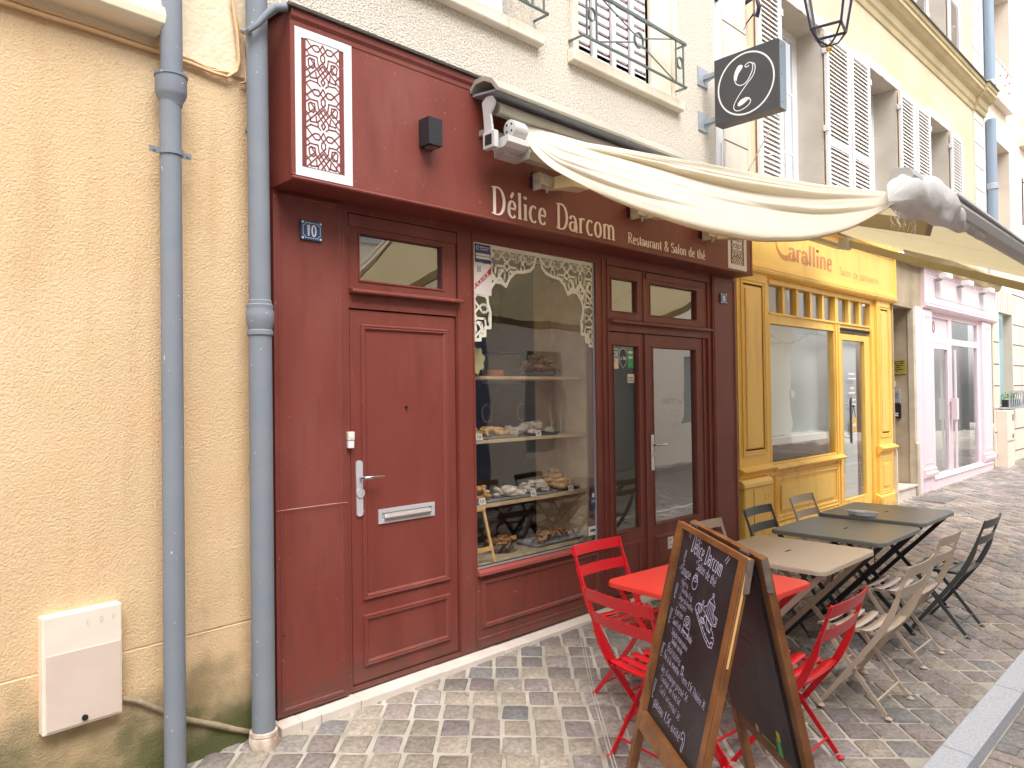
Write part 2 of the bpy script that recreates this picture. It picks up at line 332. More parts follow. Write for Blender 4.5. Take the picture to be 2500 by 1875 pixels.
# ---------------------------------------------------------------- writing: stroke alphabet drawn with a pen
def arc(cx, cy, rx, ry, a0, a1, n=None):
    n = n or max(4, int(abs(a1-a0)/18)); return [(cx+rx*cos(radians(a0+(a1-a0)*i/n)), cy+ry*sin(radians(a0+(a1-a0)*i/n))) for i in range(n+1)]
X = .62   # x-height, capitals 1.0
GL = {
 'a': (.52, [arc(.21, .44, .17, .19, 165, 0)+[(.38, .1)]+arc(.45, .1, .07, .09, 180, 300), [(.38, .37)]+arc(.2, .2, .17, .18, 60, 270)[1:]+[(.3, .06), (.38, .16)]], []),
 'b': (.55, [[(.1, 1), (.1, 0)], arc(.27, .31, .2, .32, 150, -150)], [(.06, 1)]),
 'c': (.47, [arc(.28, .31, .2, .31, 50, 310)], []),
 'd': (.56, [[(.42, 1), (.42, 0)], arc(.25, .31, .19, .31, 30, 330)], [(.38, 1), (.46, 0)]),
 'e': (.5, [[(.09, .34), (.43, .34)]+arc(.27, .33, .17, .29, 5, 180)[1:]+arc(.28, .29, .19, .29, 180, 320)[1:]], []),
 'f': (.34, [arc(.3, .82, .14, .17, 60, 180)+[(.16, 0)], [(.02, X), (.32, X)]], [(.16, 0)]),
 'g': (.52, [arc(.25, .33, .17, .28, 0, 360), [(.42, .6), (.42, 0)]+arc(.24, -.02, .18, .24, 0, -150)], []),
 'h': (.58, [[(.12, 1), (.12, 0)], [(.12, .42)]+arc(.29, .42, .16, .2, 150, 0)+[(.45, 0)]], [(.08, 1), (.12, 0), (.45, 0)]),
 'i': (.27, [[(.13, X), (.13, 0)], arc(.13, .86, .025, .025, 0, 360)], [(.09, X), (.13, 0)]),
 'j': (.26, [[(.14, X), (.14, -.1)]+arc(.05, -.1, .09, .12, 0, -120), arc(.14, .86, .025, .025, 0, 360)], []),
 'k': (.5, [[(.1, 1), (.1, 0)], [(.42, .6), (.12, .26), (.44, 0)]], []),
 'l': (.27, [[(.13, 1), (.13, 0)]], [(.09, 1), (.13, 0)]),
 'm': (.86, [[(.12, X), (.12, 0)], [(.12, .42)]+arc(.27, .42, .15, .2, 150, 0)+[(.42, 0)], [(.42, .42)]+arc(.57, .42, .15, .2, 150, 0)+[(.72, 0)]], [(.08, X), (.12, 0), (.42, 0), (.72, 0)]),
 'n': (.58, [[(.12, X), (.12, 0)], [(.12, .42)]+arc(.29, .42, .16, .2, 150, 0)+[(.45, 0)]], [(.08, X), (.12, 0), (.45, 0)]),
 'o': (.54, [arc(.27, .31, .19, .31, 90, 450)], []),
 'p': (.55, [[(.1, X), (.1, -.3)], arc(.27, .31, .2, .31, 150, -150)], [(.1, -.3)]),
 'q': (.55, [[(.44, X), (.44, -.3)], arc(.26, .31, .2, .31, 30, 330)], []),
 'r': (.42, [[(.12, X), (.12, 0)], [(.12, .38)]+arc(.28, .42, .15, .2, 160, 50)], [(.08, X), (.12, 0)]),
 's': (.42, [arc(.21, .46, .13, .15, 30, 200)[:-1]+[(.2, .32)]+arc(.2, .16, .15, .16, 70, -150)], []),
 't': (.36, [[(.16, .84), (.16, .12)]+arc(.26, .12, .1, .12, 180, 300), [(.02, X), (.31, X)]], []),
 'u': (.57, [[(.12, X), (.12, .2)]+arc(.28, .2, .16, .2, 180, 350), [(.44, X), (.44, 0)]], [(.08, X), (.4, X), (.48, 0)]),
 'v': (.48, [[(.04, X), (.23, 0), (.43, X)]], []),
 'x': (.46, [[(.05, X), (.4, 0)], [(.4, X), (.05, 0)]], []),
 'z': (.45, [[(.05, X), (.4, X), (.05, 0), (.4, 0)]], []),
 'A': (.62, [[(.04, 0), (.3, 1), (.56, 0)], [(.14, .36), (.46, .36)]], []),
 'B': (.6, [[(.1, 0), (.1, 1)]+arc(.28, .76, .2, .24, 90, -90)+[(.1, .52)], [(.28, .52)]+arc(.28, .26, .24, .26, 90, -90)+[(.1, 0)]], []),
 'C': (.62, [arc(.36, .5, .28, .5, 50, 310)], []),
 'D': (.74, [[(.14, 1), (.14, 0)], [(.1, 1), (.3, 1)]+arc(.3, .5, .33, .5, 90, -90)+[(.1, 0)]], [(.1, 1), (.1, 0)]),
 'E': (.55, [[(.48, 1), (.1, 1), (.1, 0), (.5, 0)], [(.1, .52), (.42, .52)]], []),
 'F': (.5, [[(.46, 1), (.1, 1), (.1, 0)], [(.1, .52), (.4, .52)]], []),
 'H': (.66, [[(.1, 1), (.1, 0)], [(.56, 1), (.56, 0)], [(.1, .52), (.56, .52)]], [(.1, 1), (.1, 0), (.56, 1), (.56, 0)]),
 'I': (.24, [[(.12, 1), (.12, 0)]], [(.12, 1), (.12, 0)]),
 'J': (.4, [[(.3, 1), (.3, .2)]+arc(.17, .2, .13, .2, 0, -160)], []),
 'L': (.5, [[(.1, 1), (.1, 0), (.46, 0)]], []),
 'N': (.66, [[(.1, 0), (.1, 1), (.55, 0), (.55, 1)]], []),
 'M': (.76, [[(.1, 0), (.1, 1), (.38, .3), (.66, 1), (.66, 0)]], []),
 'O': (.7, [arc(.35, .5, .29, .5, 90, 450)], []),
 'R': (.66, [[(.14, 1), (.14, 0)], [(.1, 1), (.3, 1)]+arc(.32, .76, .22, .24, 90, -90)+[(.14, .52)], [(.3, .52), (.42, .3), (.6, .02)]], [(.1, 1), (.14, 0), (.6, .02)]),
 'S': (.56, [arc(.27, .76, .19, .23, 20, 215)[:-1]+[(.26, .52)]+arc(.27, .26, .22, .27, 70, -160)], []),
 'T': (.58, [[(.03, 1), (.55, 1)], [(.29, 1), (.29, 0)]], []),
 'V': (.6, [[(.04, 1), (.3, 0), (.56, 1)]], []),
 '&': (.7, [[(.62, .42)]+arc(.3, .24, .25, .25, 10, -220)+[(.38, .62)]+arc(.3, .8, .14, .18, -30, 210)+[(.3, .45), (.64, 0)]], []),
 '0': (.56, [arc(.28, .5, .2, .5, 90, 450)], []),
 '1': (.42, [[(.08, .84), (.22, 1), (.22, 0)]], [(.22, 0)]),
 '2': (.52, [arc(.26, .74, .19, .25, 160, -20)+[(.06, 0), (.48, 0)]], []),
 '3': (.5, [arc(.24, .76, .18, .23, 150, -80)+arc(.24, .27, .2, .27, 90, -150)], []),
 '5': (.5, [[(.42, 1), (.12, 1), (.1, .58)]+arc(.24, .32, .2, .3, 120, -150)], []),
 '6': (.52, [arc(.4, .6, .33, .4, 100, 180)+arc(.27, .28, .2, .28, 180, 540)], []),
 '7': (.5, [[(.05, 1), (.46, 1), (.2, 0)]], []),
 '€': (.6, [arc(.36, .45, .24, .42, 50, 310), [(.02, .53), (.42, .53)], [(.02, .38), (.4, .38)]], []),
 '-': (.36, [[(.05, .36), (.3, .36)]], []), '=': (.5, [[(.06, .5), (.42, .5)], [(.06, .3), (.42, .3)]], []),
 ',': (.2, [[(.1, .06), (.06, -.12)]], []), '.': (.2, [arc(.1, .03, .02, .02, 0, 360)], []), ':': (.2, [arc(.1, .5, .02, .02, 0, 360), arc(.1, .06, .02, .02, 0, 360)], []),
 "'": (.2, [[(.1, 1), (.08, .8)]], []), '"': (.3, [[(.08, 1), (.1, .72)], [(.2, 1), (.22, .72)]], []),
}
ACC = {'é': ('e', [[(.2, .74), (.34, .95)]]), 'è': ('e', [[(.34, .74), (.2, .95)]]), 'à': ('a', [[(.3, .74), (.16, .95)]]), 'â': ('a', [[(.1, .74), (.22, .92), (.34, .74)]]), 'ô': ('o', [[(.14, .74), (.27, .92), (.4, .74)]])}
for k, (b, ex) in ACC.items(): GL[k] = (GL[b][0], GL[b][1]+ex, GL[b][2])
def text_width(t, sp=0): return sum((GL[c][0] if c in GL else .36)+sp for c in t)
def write(mb, t, P, size, thin, thick, width=None, sp=.04, serif=0, slant=0, jitter=0, lift=.0, angle=0):
    """P(u,v,w) maps text plane metres (u right, v up, w out) to space"""
    k = size; cx = 0; tw = text_width(t, sp)*size; sx = (width/tw) if width else 1; idx = 0
    for ch in t:
        if ch not in GL: cx += .36+sp; continue
        wd, strokes, ser = GL[ch]; jy = random.uniform(-jitter, jitter)
        for st in strokes:
            idx += 1; pts = [((cx+x+slant*y)*k*sx, (y+jy)*k) for x, y in st]
            if angle: pts = [(x*cos(angle)-y*sin(angle), x*sin(angle)+y*cos(angle)) for x, y in pts]
            N = len(pts); closed = N > 4 and abs(pts[0][0]-pts[-1][0])+abs(pts[0][1]-pts[-1][1]) < 1e-6
            L = []; R = []
            for i, p in enumerate(pts):
                if closed: a, b = pts[(i-1) if i > 0 else N-2], pts[(i+1) if i < N-1 else 1]
                else: a, b = pts[max(i-1, 0)], pts[min(i+1, N-1)]
                dx, dy = b[0]-a[0], b[1]-a[1]; d = math.hypot(dx, dy) or 1
                h = (thin+(thick-thin)*min(1, abs(dy/d)**1.5 if d else 1))/2*k
                # mitre for corners
                if 0 < i < N-1:
                    d1 = (p[0]-pts[i-1][0], p[1]-pts[i-1][1]); d2 = (pts[i+1][0]-p[0], pts[i+1][1]-p[1])
                    c = (d1[0]*d2[0]+d1[1]*d2[1])/((math.hypot(*d1)*math.hypot(*d2)) or 1); h /= max(.55, math.sqrt(max(0, (1+c)/2)))
                nx, ny = -dy/d*h, dx/d*h
                L.append((p[0]+nx, p[1]+ny)); R.append((p[0]-nx, p[1]-ny))
            w = lift+.00012*(idx % 7)
            mb.add([P(x, y, w) for x, y in L]+[P(x, y, w) for x, y in R], [(N+i, N+i+1, i+1, i) for i in range(N-1)])
        if serif:
            for j, (x, y) in enumerate(ser):
                s = .11; hh = .022; y0 = y+(-hh*2 if y > .3 else 0)
                q = [(x-s, y0), (x+s, y0), (x+s, y0+2*hh), (x-s, y0+2*hh)]
                if y > .3 and ch not in 'DRHI': q = [(x-s*.7, y0-.03), (x+.06, y0), (x+.06, y0+2*hh), (x-.04, y0+2*hh-.01)]
                w = lift+.0009+.0001*j; mb.add([P((cx+a+slant*b)*k*sx, b*k, w) for a, b in q], [(0, 1, 2, 3)])
        cx += wd+sp
    return mb
def onwall(x0, z0, y):  # text plane facing -Y
    return lambda u, v, w: (x0+u, y-w, z0+v)
def ribbon(mb, pts, h, P, lift=0):
    """flat line of half-width h through 2-D pts, mapped by P"""
    N = len(pts)
    for i in range(N-1):
        a, b = pts[i], pts[i+1]; dx, dy = b[0]-a[0], b[1]-a[1]; d = math.hypot(dx, dy)
        if d < 1e-6: continue
        nx, ny = -dy/d*h, dx/d*h; ex, ey = dx/d*h*.6, dy/d*h*.6; w = lift+.00011*(i % 5)
        mb.add([P(a[0]-ex-nx, a[1]-ey-ny, w), P(b[0]+ex-nx, b[1]+ey-ny, w), P(b[0]+ex+nx, b[1]+ey+ny, w), P(a[0]-ex+nx, a[1]-ey+ny, w)], [(0, 1, 2, 3)])
# interlaced lattice (strapwork): polylines of one tile, 1 wide x 1.19 high, mirrored left-right
def tile_lines():
    L = []
    H = [[(0, .02), (.16, .18), (.25, .12), (.36, .12), (.42, .2), (.36, .28), (.25, .28), (.16, .18)], [(0, .34), (.16, .18)], [(.42, .2), (.5, .3)], [(.42, .2), (.5, .06)],
         [(.0, .3), (.1, .42), (.33, .42), (.36, .62), (.5, .8)], [(.1, .42), (.0, .5)],
         [(.06, .56), (.12, .5), (.24, .52), (.26, .68), (.2, .76), (.08, .72), (.06, .56)], [(.12, .5), (.5, .98)], [(0, .86), (.26, .62)],
         [(.5, .3), (.44, .36), (.44, .48), (.5, .54)], [(.5, .54), (.3, .76), (.1, .96), (0, 1.06)], [(.0, .78), (.1, .9), (.12, 1.02), (.3, 1.0), (.28, .84)],
         [(.36, .78), (.5, .62)], [(.5, .8), (.34, .98), (.34, 1.12), (.12, 1.1), (0, 1.19)], [(.5, .98), (.44, 1.06), (.5, 1.16)], [(.34, 1.12), (.42, 1.19)]]
    for p in H: L.append(p); L.append([(1-x, y) for x, y in p])
    return L
TILE = tile_lines()
def lattice(mb, x0, z0, w, h, tw, half, P, inside=None, lift=0):
    """repeat the tile over a w x h field; inside(u,v) can cut the outline"""
    nx = int(w/tw)+1; nz = int(h/(tw*1.19))+2; k = 0
    for i in range(nx):
        for j in range(nz):
            for pl in TILE:
                pts = [(x0+(i+x)*tw, z0+h-(j*1.19+y)*tw) for x, y in pl]; k += 1
                for a, b in zip(pts, pts[1:]):
                    n = max(1, int(math.hypot(b[0]-a[0], b[1]-a[1])/.012)); run = []
                    for t in range(n+1):
                        q = (a[0]+(b[0]-a[0])*t/n, a[1]+(b[1]-a[1])*t/n)
                        ok = x0 <= q[0] <= x0+w+1e-6 and z0-1e-6 <= q[1] <= z0+h and (inside is None or inside(*q))
                        if ok: run.append(q)
                        if (not ok or t == n) and len(run) > 1:
                            ribbon(mb, [run[0], run[-1]], half, P, lift+.00009*(k % 9)); run = []
                        if not ok: run = []
    return mb
def in_poly(poly):
    def f(x, y):
        c = False; n = len(poly); j = n-1
        for i in range(n):
            xi, yi = poly[i]; xj, yj = poly[j]
            if (yi > y) != (yj > y) and x < (xj-xi)*(y-yi)/(yj-yi)+xi: c = not c
            j = i
        return c
    return f
# ================================================================ GROUND
ground_sheet('ground', -8, 34, -12, 6, -.12, MOR, 6)
ground_sheet('pavement_bed', -6, 26, -2.40, .9, -.007, MOR, 8)
def paint_faces(ob, cols):
    me = ob.data; a = me.color_attributes.new('tone', 'FLOAT_COLOR', 'CORNER'); i = 0
    buf = []
    for p in me.polygons:
        c = cols[p.index]; buf += [*c, 1]*p.loop_total
    a.data.foreach_set('color', buf)
def stone_mat(name, rough=.75, bump=.006, bscale=38):
    m = mat(name, (.3, .3, .3), rough, bump=bump, bscale=bscale, spec=.3, detail=5); n = m.node_tree.nodes; l = m.node_tree.links; p = n['Principled BSDF']
    at = n.new('ShaderNodeAttribute'); at.attribute_name = 'tone'; tc = n.new('ShaderNodeTexCoord')
    t = n.new('ShaderNodeTexNoise'); t.inputs['Scale'].default_value = 45; t.inputs['Detail'].default_value = 6; l.new(tc.outputs['Object'], t.inputs['Vector'])
    r = n.new('ShaderNodeMapRange'); r.inputs[1].default_value = .3; r.inputs[2].default_value = .7; r.inputs[3].default_value = .72; r.inputs[4].default_value = 1.22; l.new(t.outputs[0], r.inputs[0])
    v = n.new('ShaderNodeVectorMath'); v.operation = 'SCALE'; l.new(at.outputs['Color'], v.inputs[0]); l.new(r.outputs[0], v.inputs['Scale'])
    t2 = n.new('ShaderNodeTexNoise'); t2.inputs['Scale'].default_value = 1.6; t2.inputs['Detail'].default_value = 5; l.new(tc.outputs['Object'], t2.inputs['Vector'])
    r2 = n.new('ShaderNodeMapRange'); r2.inputs[1].default_value = .35; r2.inputs[2].default_value = .65; r2.inputs[3].default_value = .82; r2.inputs[4].default_value = 1.1; l.new(t2.outputs[0], r2.inputs[0])
    v2 = n.new('ShaderNodeVectorMath'); v2.operation = 'SCALE'; l.new(v.outputs[0], v2.inputs[0]); l.new(r2.outputs[0], v2.inputs['Scale'])
    l.new(v2.outputs[0], p.inputs['Base Color'])
    add_layer(m, s2l((92, 84, 74)), .66, .74, 14, .5)
    return m
STN = stone_mat('sett_stone', .7, .008, 55)
TONES = [s2l(c) for c in ((166, 154, 147), (158, 147, 140), (170, 160, 152), (154, 149, 145), (172, 160, 146), (160, 148, 144), (156, 148, 139), (168, 158, 148), (150, 142, 139), (164, 150, 142), (146, 143, 141), (162, 150, 148))]
def setts():
    q = M(); cols = []; rnd = random.Random(3)
    ux, uy = .7071, -.7071            # rows run at 45 degrees to the shopfronts
    vx, vy = -.7071, -.7071
    a, b = .157, .172; off = {}
    for j in range(-150, 60):
        wob = rnd.uniform(-.012, .012)
        for i in range(-30, 160):
            sx = 0; ci = i*a+ (j*.011) + wob; cj = j*b
            cx = 3.113+ux*ci+vx*cj; cy = -.044+uy*ci+vy*cj
            if not (-2.39 < cy < .12 and -1.5 < cx < 21): continue
            if cx > 15 and rnd.random() < 0: continue
            near = math.hypot(cx-2.4, cy+.3)
            g = .0065 if near < 1.7 else (.0045 if near < 3 else .003)
            hx, hy = a/2-g-rnd.uniform(0, .004), b/2-g-rnd.uniform(0, .004)
            dz = rnd.uniform(-.005, .004); tx, ty = rnd.uniform(-.02, .02), rnd.uniform(-.02, .02); r = rnd.uniform(.005, .012)
            poly = []
            for (sx_, sy_) in ((1, 1), (-1, 1), (-1, -1), (1, -1)):
                jx, jy = hx+rnd.uniform(-.006, .003), hy+rnd.uniform(-.006, .003)
                for k in range(3):
                    an = {(1, 1): 0, (-1, 1): 90, (-1, -1): 180, (1, -1): 270}[(sx_, sy_)]+k*45
                    poly.append((sx_*(jx-r)+r*cos(radians(an)), sy_*(jy-r)+r*sin(radians(an))))
            vs = []
            for inset, h in ((1, -.02), (.985, -.002), (.93, .0015)):
                for (p, s) in poly:
                    px, py = p*inset, s*inset
                    x = cx+ux*px+vx*py; y = cy+uy*px+vy*py; y = max(y, -2.41)
                    vs.append((x, y, G(x, y)+h+dz+tx*px+ty*py))
            vs.append((cx, max(cy, -2.41), G(cx, cy)+.0025+dz)); n = 12
            fs = [(k, (k+1) % n, n+(k+1) % n, n+k) for k in range(n)]+[(n+k, n+(k+1) % n, 2*n+(k+1) % n, 2*n+k) for k in range(n)]+[(2*n+k, 2*n+(k+1) % n, 3*n) for k in range(n)]
            q.add(vs, fs); t = rnd.choice(TONES); f = rnd.uniform(.66, .96)*(1+.28*min(1, max(0, (cx-6.3)/2.5)))  # stones towards the far end lightened: sunlight past the awning put into their colour
            if near < 1.0 and rnd.random() < .4: t = s2l((184, 172, 156))
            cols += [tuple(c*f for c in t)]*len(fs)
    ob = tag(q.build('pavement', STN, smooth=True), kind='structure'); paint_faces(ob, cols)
setts()
def kerb():
    q = M(); x = -3.; rnd = random.Random(5)
    while x < 22:
        L = 1.0
        for (x0, x1) in ((x+.003, x+L-.003),):
            def P(xx, y, dz): return (xx, y, G(xx, y)+dz)
            ys = [(-2.372, -.15), (-2.372, .004), (-2.378, .009), (-2.498, .007), (-2.512, -.002), (-2.518, -.15)]
            vs = [P(x0, y, d) for y, d in ys]+[P(x1, y, d) for y, d in ys]; n = len(ys)
            q.add(vs, [(i, i+1, n+i+1, n+i) for i in range(n-1)]+[tuple(range(n)), tuple(range(n, 2*n))[::-1]])
        x += L
    tag(q.build('kerb', KRB), kind='structure')
kerb()
def road():
    q = M(); cols = []; rnd = random.Random(9)
    for i in range(-20, 190):
        x = i*.105
        for j in range(0, 20):
            y1 = -2.525-j*.205-(.1 if i % 2 else 0); y0 = y1-.196; x0, x1 = x+.0045, x+.1005
            if i % 2 and j == 0: q_ = [(y1+.096, y1+.008), (y0+.004, y0)]
            dz = -.062+rnd.uniform(-.003, .003); b = .007
            for (ya, yb) in (((y1, y0+.008),) + ((( -2.525, -2.617),) if (i % 2 and j == 0) else ())):
                vs = []
                for (ins, h) in ((0, -.03), (0, -.004), (b, 0)):
                    for (xx, yy) in ((x0+ins, yb+ins), (x1-ins, yb+ins), (x1-ins, ya-ins), (x0+ins, ya-ins)): vs.append((xx, yy, G(xx, yy)+dz+h))
                fs = [(k, (k+1) % 4, 4+(k+1) % 4, 4+k) for k in range(4)]+[(4+k, 4+(k+1) % 4, 8+(k+1) % 4, 8+k) for k in range(4)]+[(8, 9, 10, 11)]
                q.add(vs, fs); t = rnd.choice(TONES); f = rnd.uniform(.8, 1.05); cols += [tuple(c*f for c in t)]*9
    ob = tag(q.build('road', STN, smooth=False), kind='structure'); paint_faces(ob, cols)
    ground_sheet('road_bed', -6, 26, -7.5, -2.45, -.072, MOR, 8)
road()
tr_ = M(); TRP = [(4.10, .02), (3.62, -.45), (3.24, -.82), (2.83, -1.25), (2.5, -1.6)]
for o_ in (0, .016): ribbon(tr_, [(x+o_*.7, y-o_*.7*(-1)*-1) for x, y in TRP], .0028, lambda u, v, w: (u, v, G(u, v)+.0045+w))
tag(tr_.build('pavement_joint', mat('sealant_line', s2l((186, 184, 170)), .8)), kind='structure')
gr = M()
for i in range(16):
    for k in range(5): gr.box(11.45+i*.036, 11.475+i*.036, -.36+k*.08, -.30+k*.08, .088, .098)
gr.box(11.42, 12.04, -.38, .06, .08, .094)
g_ = tag(gr.build('drain_grate', mat('grate_metal', s2l((150, 144, 140)), .8, .2)), 'small grey cast drain grate let into the setts by the passage doorstep', 'drain cover')

# ================================================================ OCHRE HOUSE (left)
TT = Matrix.Translation((1.665, .03, 0)) @ Matrix.Rotation(radians(3.5), 4, 'Z')
def TM(): return M(TT)
oh = thing('house', 'ochre rendered house wall with mossy green base at the left', 'house', (1.2, 0, 0))
wl = TM()
def grid_wall(mb, x0, x1, z0, z1, y, st=.25):
    nx = int((x1-x0)/st)+1; nz = int((z1-z0)/st)+1
    vs = [(x0+(x1-x0)*i/nx, y+.004*noise.noise(Vector((i*.6, j*.6, 3))), z0+(z1-z0)*j/nz) for j in range(nz+1) for i in range(nx+1)]
    return mb.add(vs, [(j*(nx+1)+i, j*(nx+1)+i+1, (j+1)*(nx+1)+i+1, (j+1)*(nx+1)+i) for j in range(nz) for i in range(nx)])
grid_wall(wl, -6, -.014, .585, 3.26, .0); grid_wall(wl, -6, -.014, -.3, .573, -.004)
wl.add([(-.014, -.004, -.3), (-.014, .45, -.3), (-.014, .45, 9), (-.014, -.004, 9)], [(0, 1, 2, 3)])
wl.add([(-6, .0, .585), (-.014, .0, .585), (-.014, .016, .579), (-6, .016, .579)], [(3, 2, 1, 0)]); wl.add([(-6, -.004, .573), (-.014, -.004, .573), (-.014, .016, .579), (-6, .016, .579)], [(0, 1, 2, 3)])
wl.build('wall', TAN, oh)
gv = TM(); gv.box(-6, -.02, .003, .02, .5725, .5855); gv.build('groove', mat('pale_groove', s2l((236, 214, 186)), .9, var=.9, vscale=9, col2=s2l((180, 150, 120))), oh)
uw = TM(); grid_wall(uw, -6, -.014, 3.26, 9, -.006); uw.box(-6, -.02, -.012, .0, 3.262, 3.275)
uw.build('upper_wall', mat('cream_render', s2l((242, 226, 198)), .95, bump=.005, bscale=45, var=.5, vscale=12, col2=s2l((232, 206, 172)), spec=.1), oh)
sl = TM(); sl.prism([(-.0, 3.31), (-.10, 3.315), (-.125, 3.335), (-.13, 3.37), (-.125, 3.405), (-.105, 3.42), (-.10, 3.50), (-.0, 3.50)], 6, 'x', -6.46)
sl.box(-6.44, -.47, -.075, 0, 3.50, 3.515); sl.box(-6.4, -.455, -.09, -.006, 3.515, 5)
sl.build('shop_cornice', mat('cream_gloss_paint', s2l((246, 232, 206)), .5, var=.4, vscale=3, col2=s2l((236, 216, 184))), oh, bevel=.004)
sq = TM(); sq.box(-.452, -.405, -.03, -.006, 3.25, 9); sq.build('corner_strip', TAN, oh)
# cables clipped along the wall
cb = TM(); rnd = random.Random(2)
def wob(pts, a=.004): return [(x+rnd.uniform(-a, a)*.4, y, z+rnd.uniform(-a, a)) for x, y, z in pts]
path = [(-6+i*.15, -.022, 3.235+.012*(i/40)) for i in range(38)]+[(-.30, -.022, 3.243), (-.2, -.024, 3.228), (-.13, -.026, 3.236), (-.085, -.03, 3.27), (-.07, -.03, 3.33), (-.078, -.03, 3.45), (-.1, -.03, 3.6), (-.11, -.03, 4.5)]
cb.tube(wob(path), .009, 7); cb.tube(wob([(x, y+.004, z+.02) for x, y, z in path[:-6]]+[(-.12, -.02, 3.262)]), .007, 6)
cb.tube([(-.11, -.03, 3.62), (-.06, -.03, 3.47), (-.04, -.02, 3.42), (-.032, -.02, 3.3), (-.03, -.02, 3.24), (-.06, -.02, 3.225)], .006, 6)
tag(cb.build('cable', mat('painted_cable', s2l((226, 190, 146)), .8, bump=.002, bscale=60), smooth=True), 'painted cable clipped along the ochre wall under the cream cornice', 'cable')
cb = M(); cb.tube([(1.605, -.03, 3.47), (1.60, -.10, 3.44), (1.585, -.15, 3.43), (1.62, -.165, 3.46), (1.66, -.175, 3.52), (1.69, -.19, 3.555), (1.75, -.195, 3.575)], [.014, .014, .014, .015, .017, .02, .02], 10)
tag(cb.build('cable', PIP, smooth=True), 'thick grey painted cable looped in front of the downpipe to the maroon signboard corner', 'cable')
cb = TM(); cb.tube(wob([(-.63, -.012, .392), (-.55, -.012, .355), (-.45, -.012, .28), (-.37, -.012, .215), (-.28, -.012, .165), (-.2, -.012, .12), (-.12, -.012, .075), (-.04, -.012, .04), (-.02, -.012, .03)], .008), [.012, .013, .012, .014, .013, .015, .013, .012, .01], 8)
tag(cb.build('cable', mat('mossy_cable', s2l((176, 158, 130)), .95, bump=.006, bscale=50, var=.8, vscale=20), smooth=True), 'short rough cable sloping down from the white meter box to the pavement', 'cable')
# meter box
mb = thing('meter_box', 'white plastic meter box low on the ochre wall', 'meter box', (.9, -.02, .33))
b = TM(); b.box(-.936, -.636, -.05, .01, .338, .808); b.build('housing', BOX, mb, bevel=.006)
b = TM(); b.prism([(-.924, .35), (-.646, .35), (-.646, .652), (-.924, .652)], .004, 'y', -.0545); b.build('lid', BOXD, mb, bevel=.001)
b = TM(); b.lathe([(.012, 0), (.012, .006), (.008, .007), (.008, .002)], (-.785, -.061, .37), 14, 'y'); b.build('lock', DRK, mb)
b = TM(); P = lambda u, v, w: (-.775+u, -.0515-w, .722+v)
for i, ch in enumerate('EDF'): write(b, ch, (lambda i: lambda u, v, w: (-.775+i*.05+u, -.0512-w, .745+v))(i), .022, .12, .12)
write(b, 'EF', lambda u, v, w: (-.70+u, -.0512-w, .40+v), .02, .2, .2); b.build('lettering', BOXD, mb)
# downpipes
def bracket(mb, c, r, n, z):
    """strap round the front half of a pipe with two ears"""
    pts = [(c[0]+(r+.003)*cos(a)*1, c[1]+(r+.003)*sin(a), z) for a in [radians(180+i*18) for i in range(11)]]
    mb.bar(pts, (0, 0, 1), .005, .026)
    for s in (-1, 1): mb.obox((c[0]+s*(r+.022), c[1]+.0, z), (.024, 0, 0), (0, .003, 0), (0, 0, .013)); mb.lathe([(.006, 0), (.006, .005)], (c[0]+s*(r+.028), c[1]-.008, z), 8, 'y')
dp = thing('downpipe', 'grey painted downpipe with flared joint, standing free in front of the ochre wall', 'downpipe', (1.23, -.1, -.02))
b = TM(); b.tube([(-.437, -.1, -.3), (-.437, -.1, 3.06)], .0455, 24); b.build('pipe', PIP, dp, smooth=True)
b = TM(); b.tube([(-.43, -.1, 3.09), (-.428, -.1, 9)], .046, 24); b.build('pipe', PIP, dp, smooth=True)
b = TM(); b.lathe([(.046, -.075), (.048, -.06), (.062, -.035), (.066, -.02), (.066, .05), (.07, .052), (.07, .062), (.048, .064)], (-.433, -.1, 3.06), 28); smooth_angle(b.build('socket', PIP, dp))
b = TM(); bracket(b, (-.437, -.1), .046, 0, 2.775); b.box(-.445, -.43, -.05, 0, 2.765, 2.785); b.build('bracket', PIP, dp)
dp = thing('downpipe', 'grey painted downpipe in the gap between the ochre wall and the maroon shopfront', 'downpipe', (1.655, -.08, 0))
b = M(); b.tube([(1.655, -.08, .07), (1.656, -.08, 2.0)], .0545, 24); b.build('pipe', PIP, dp, smooth=True)
b = M(); b.tube([(1.656, -.08, 2.1), (1.652, -.08, 3.4), (1.65, -.08, 9)], .051, 24); b.build('pipe', PIP, dp, smooth=True)
b = M(); b.lathe([(.055, -.085), (.061, -.08), (.061, -.06), (.055, -.055), (.062, -.03), (.066, 0), (.066, .03), (.061, .045), (.063, .055), (.063, .065), (.056, .07), (.056, .085), (.052, .09)], (1.656, -.08, 2.06), 28); smooth_angle(b.build('socket', PIP, dp))
b = M(); b.lathe([(.062, -.03), (.068, -.02), (.07, .02), (.068, .045), (.064, .05), (.067, .055), (.065, .07), (.056, .072)], (1.655, -.08, .0), 22); smooth_angle(b.build('foot_collar', mat('rusty_cream_collar', s2l((222, 208, 190)), .8, bump=.003, bscale=40, var=.8, vscale=18, col2=s2l((150, 112, 90))), dp))
b = M(); b.box(1.64, 1.67, -.03, .115, 1.33, 1.345); b.box(1.64, 1.67, -.03, .115, 3.0, 3.015); b.build('bracket', PIP, dp)

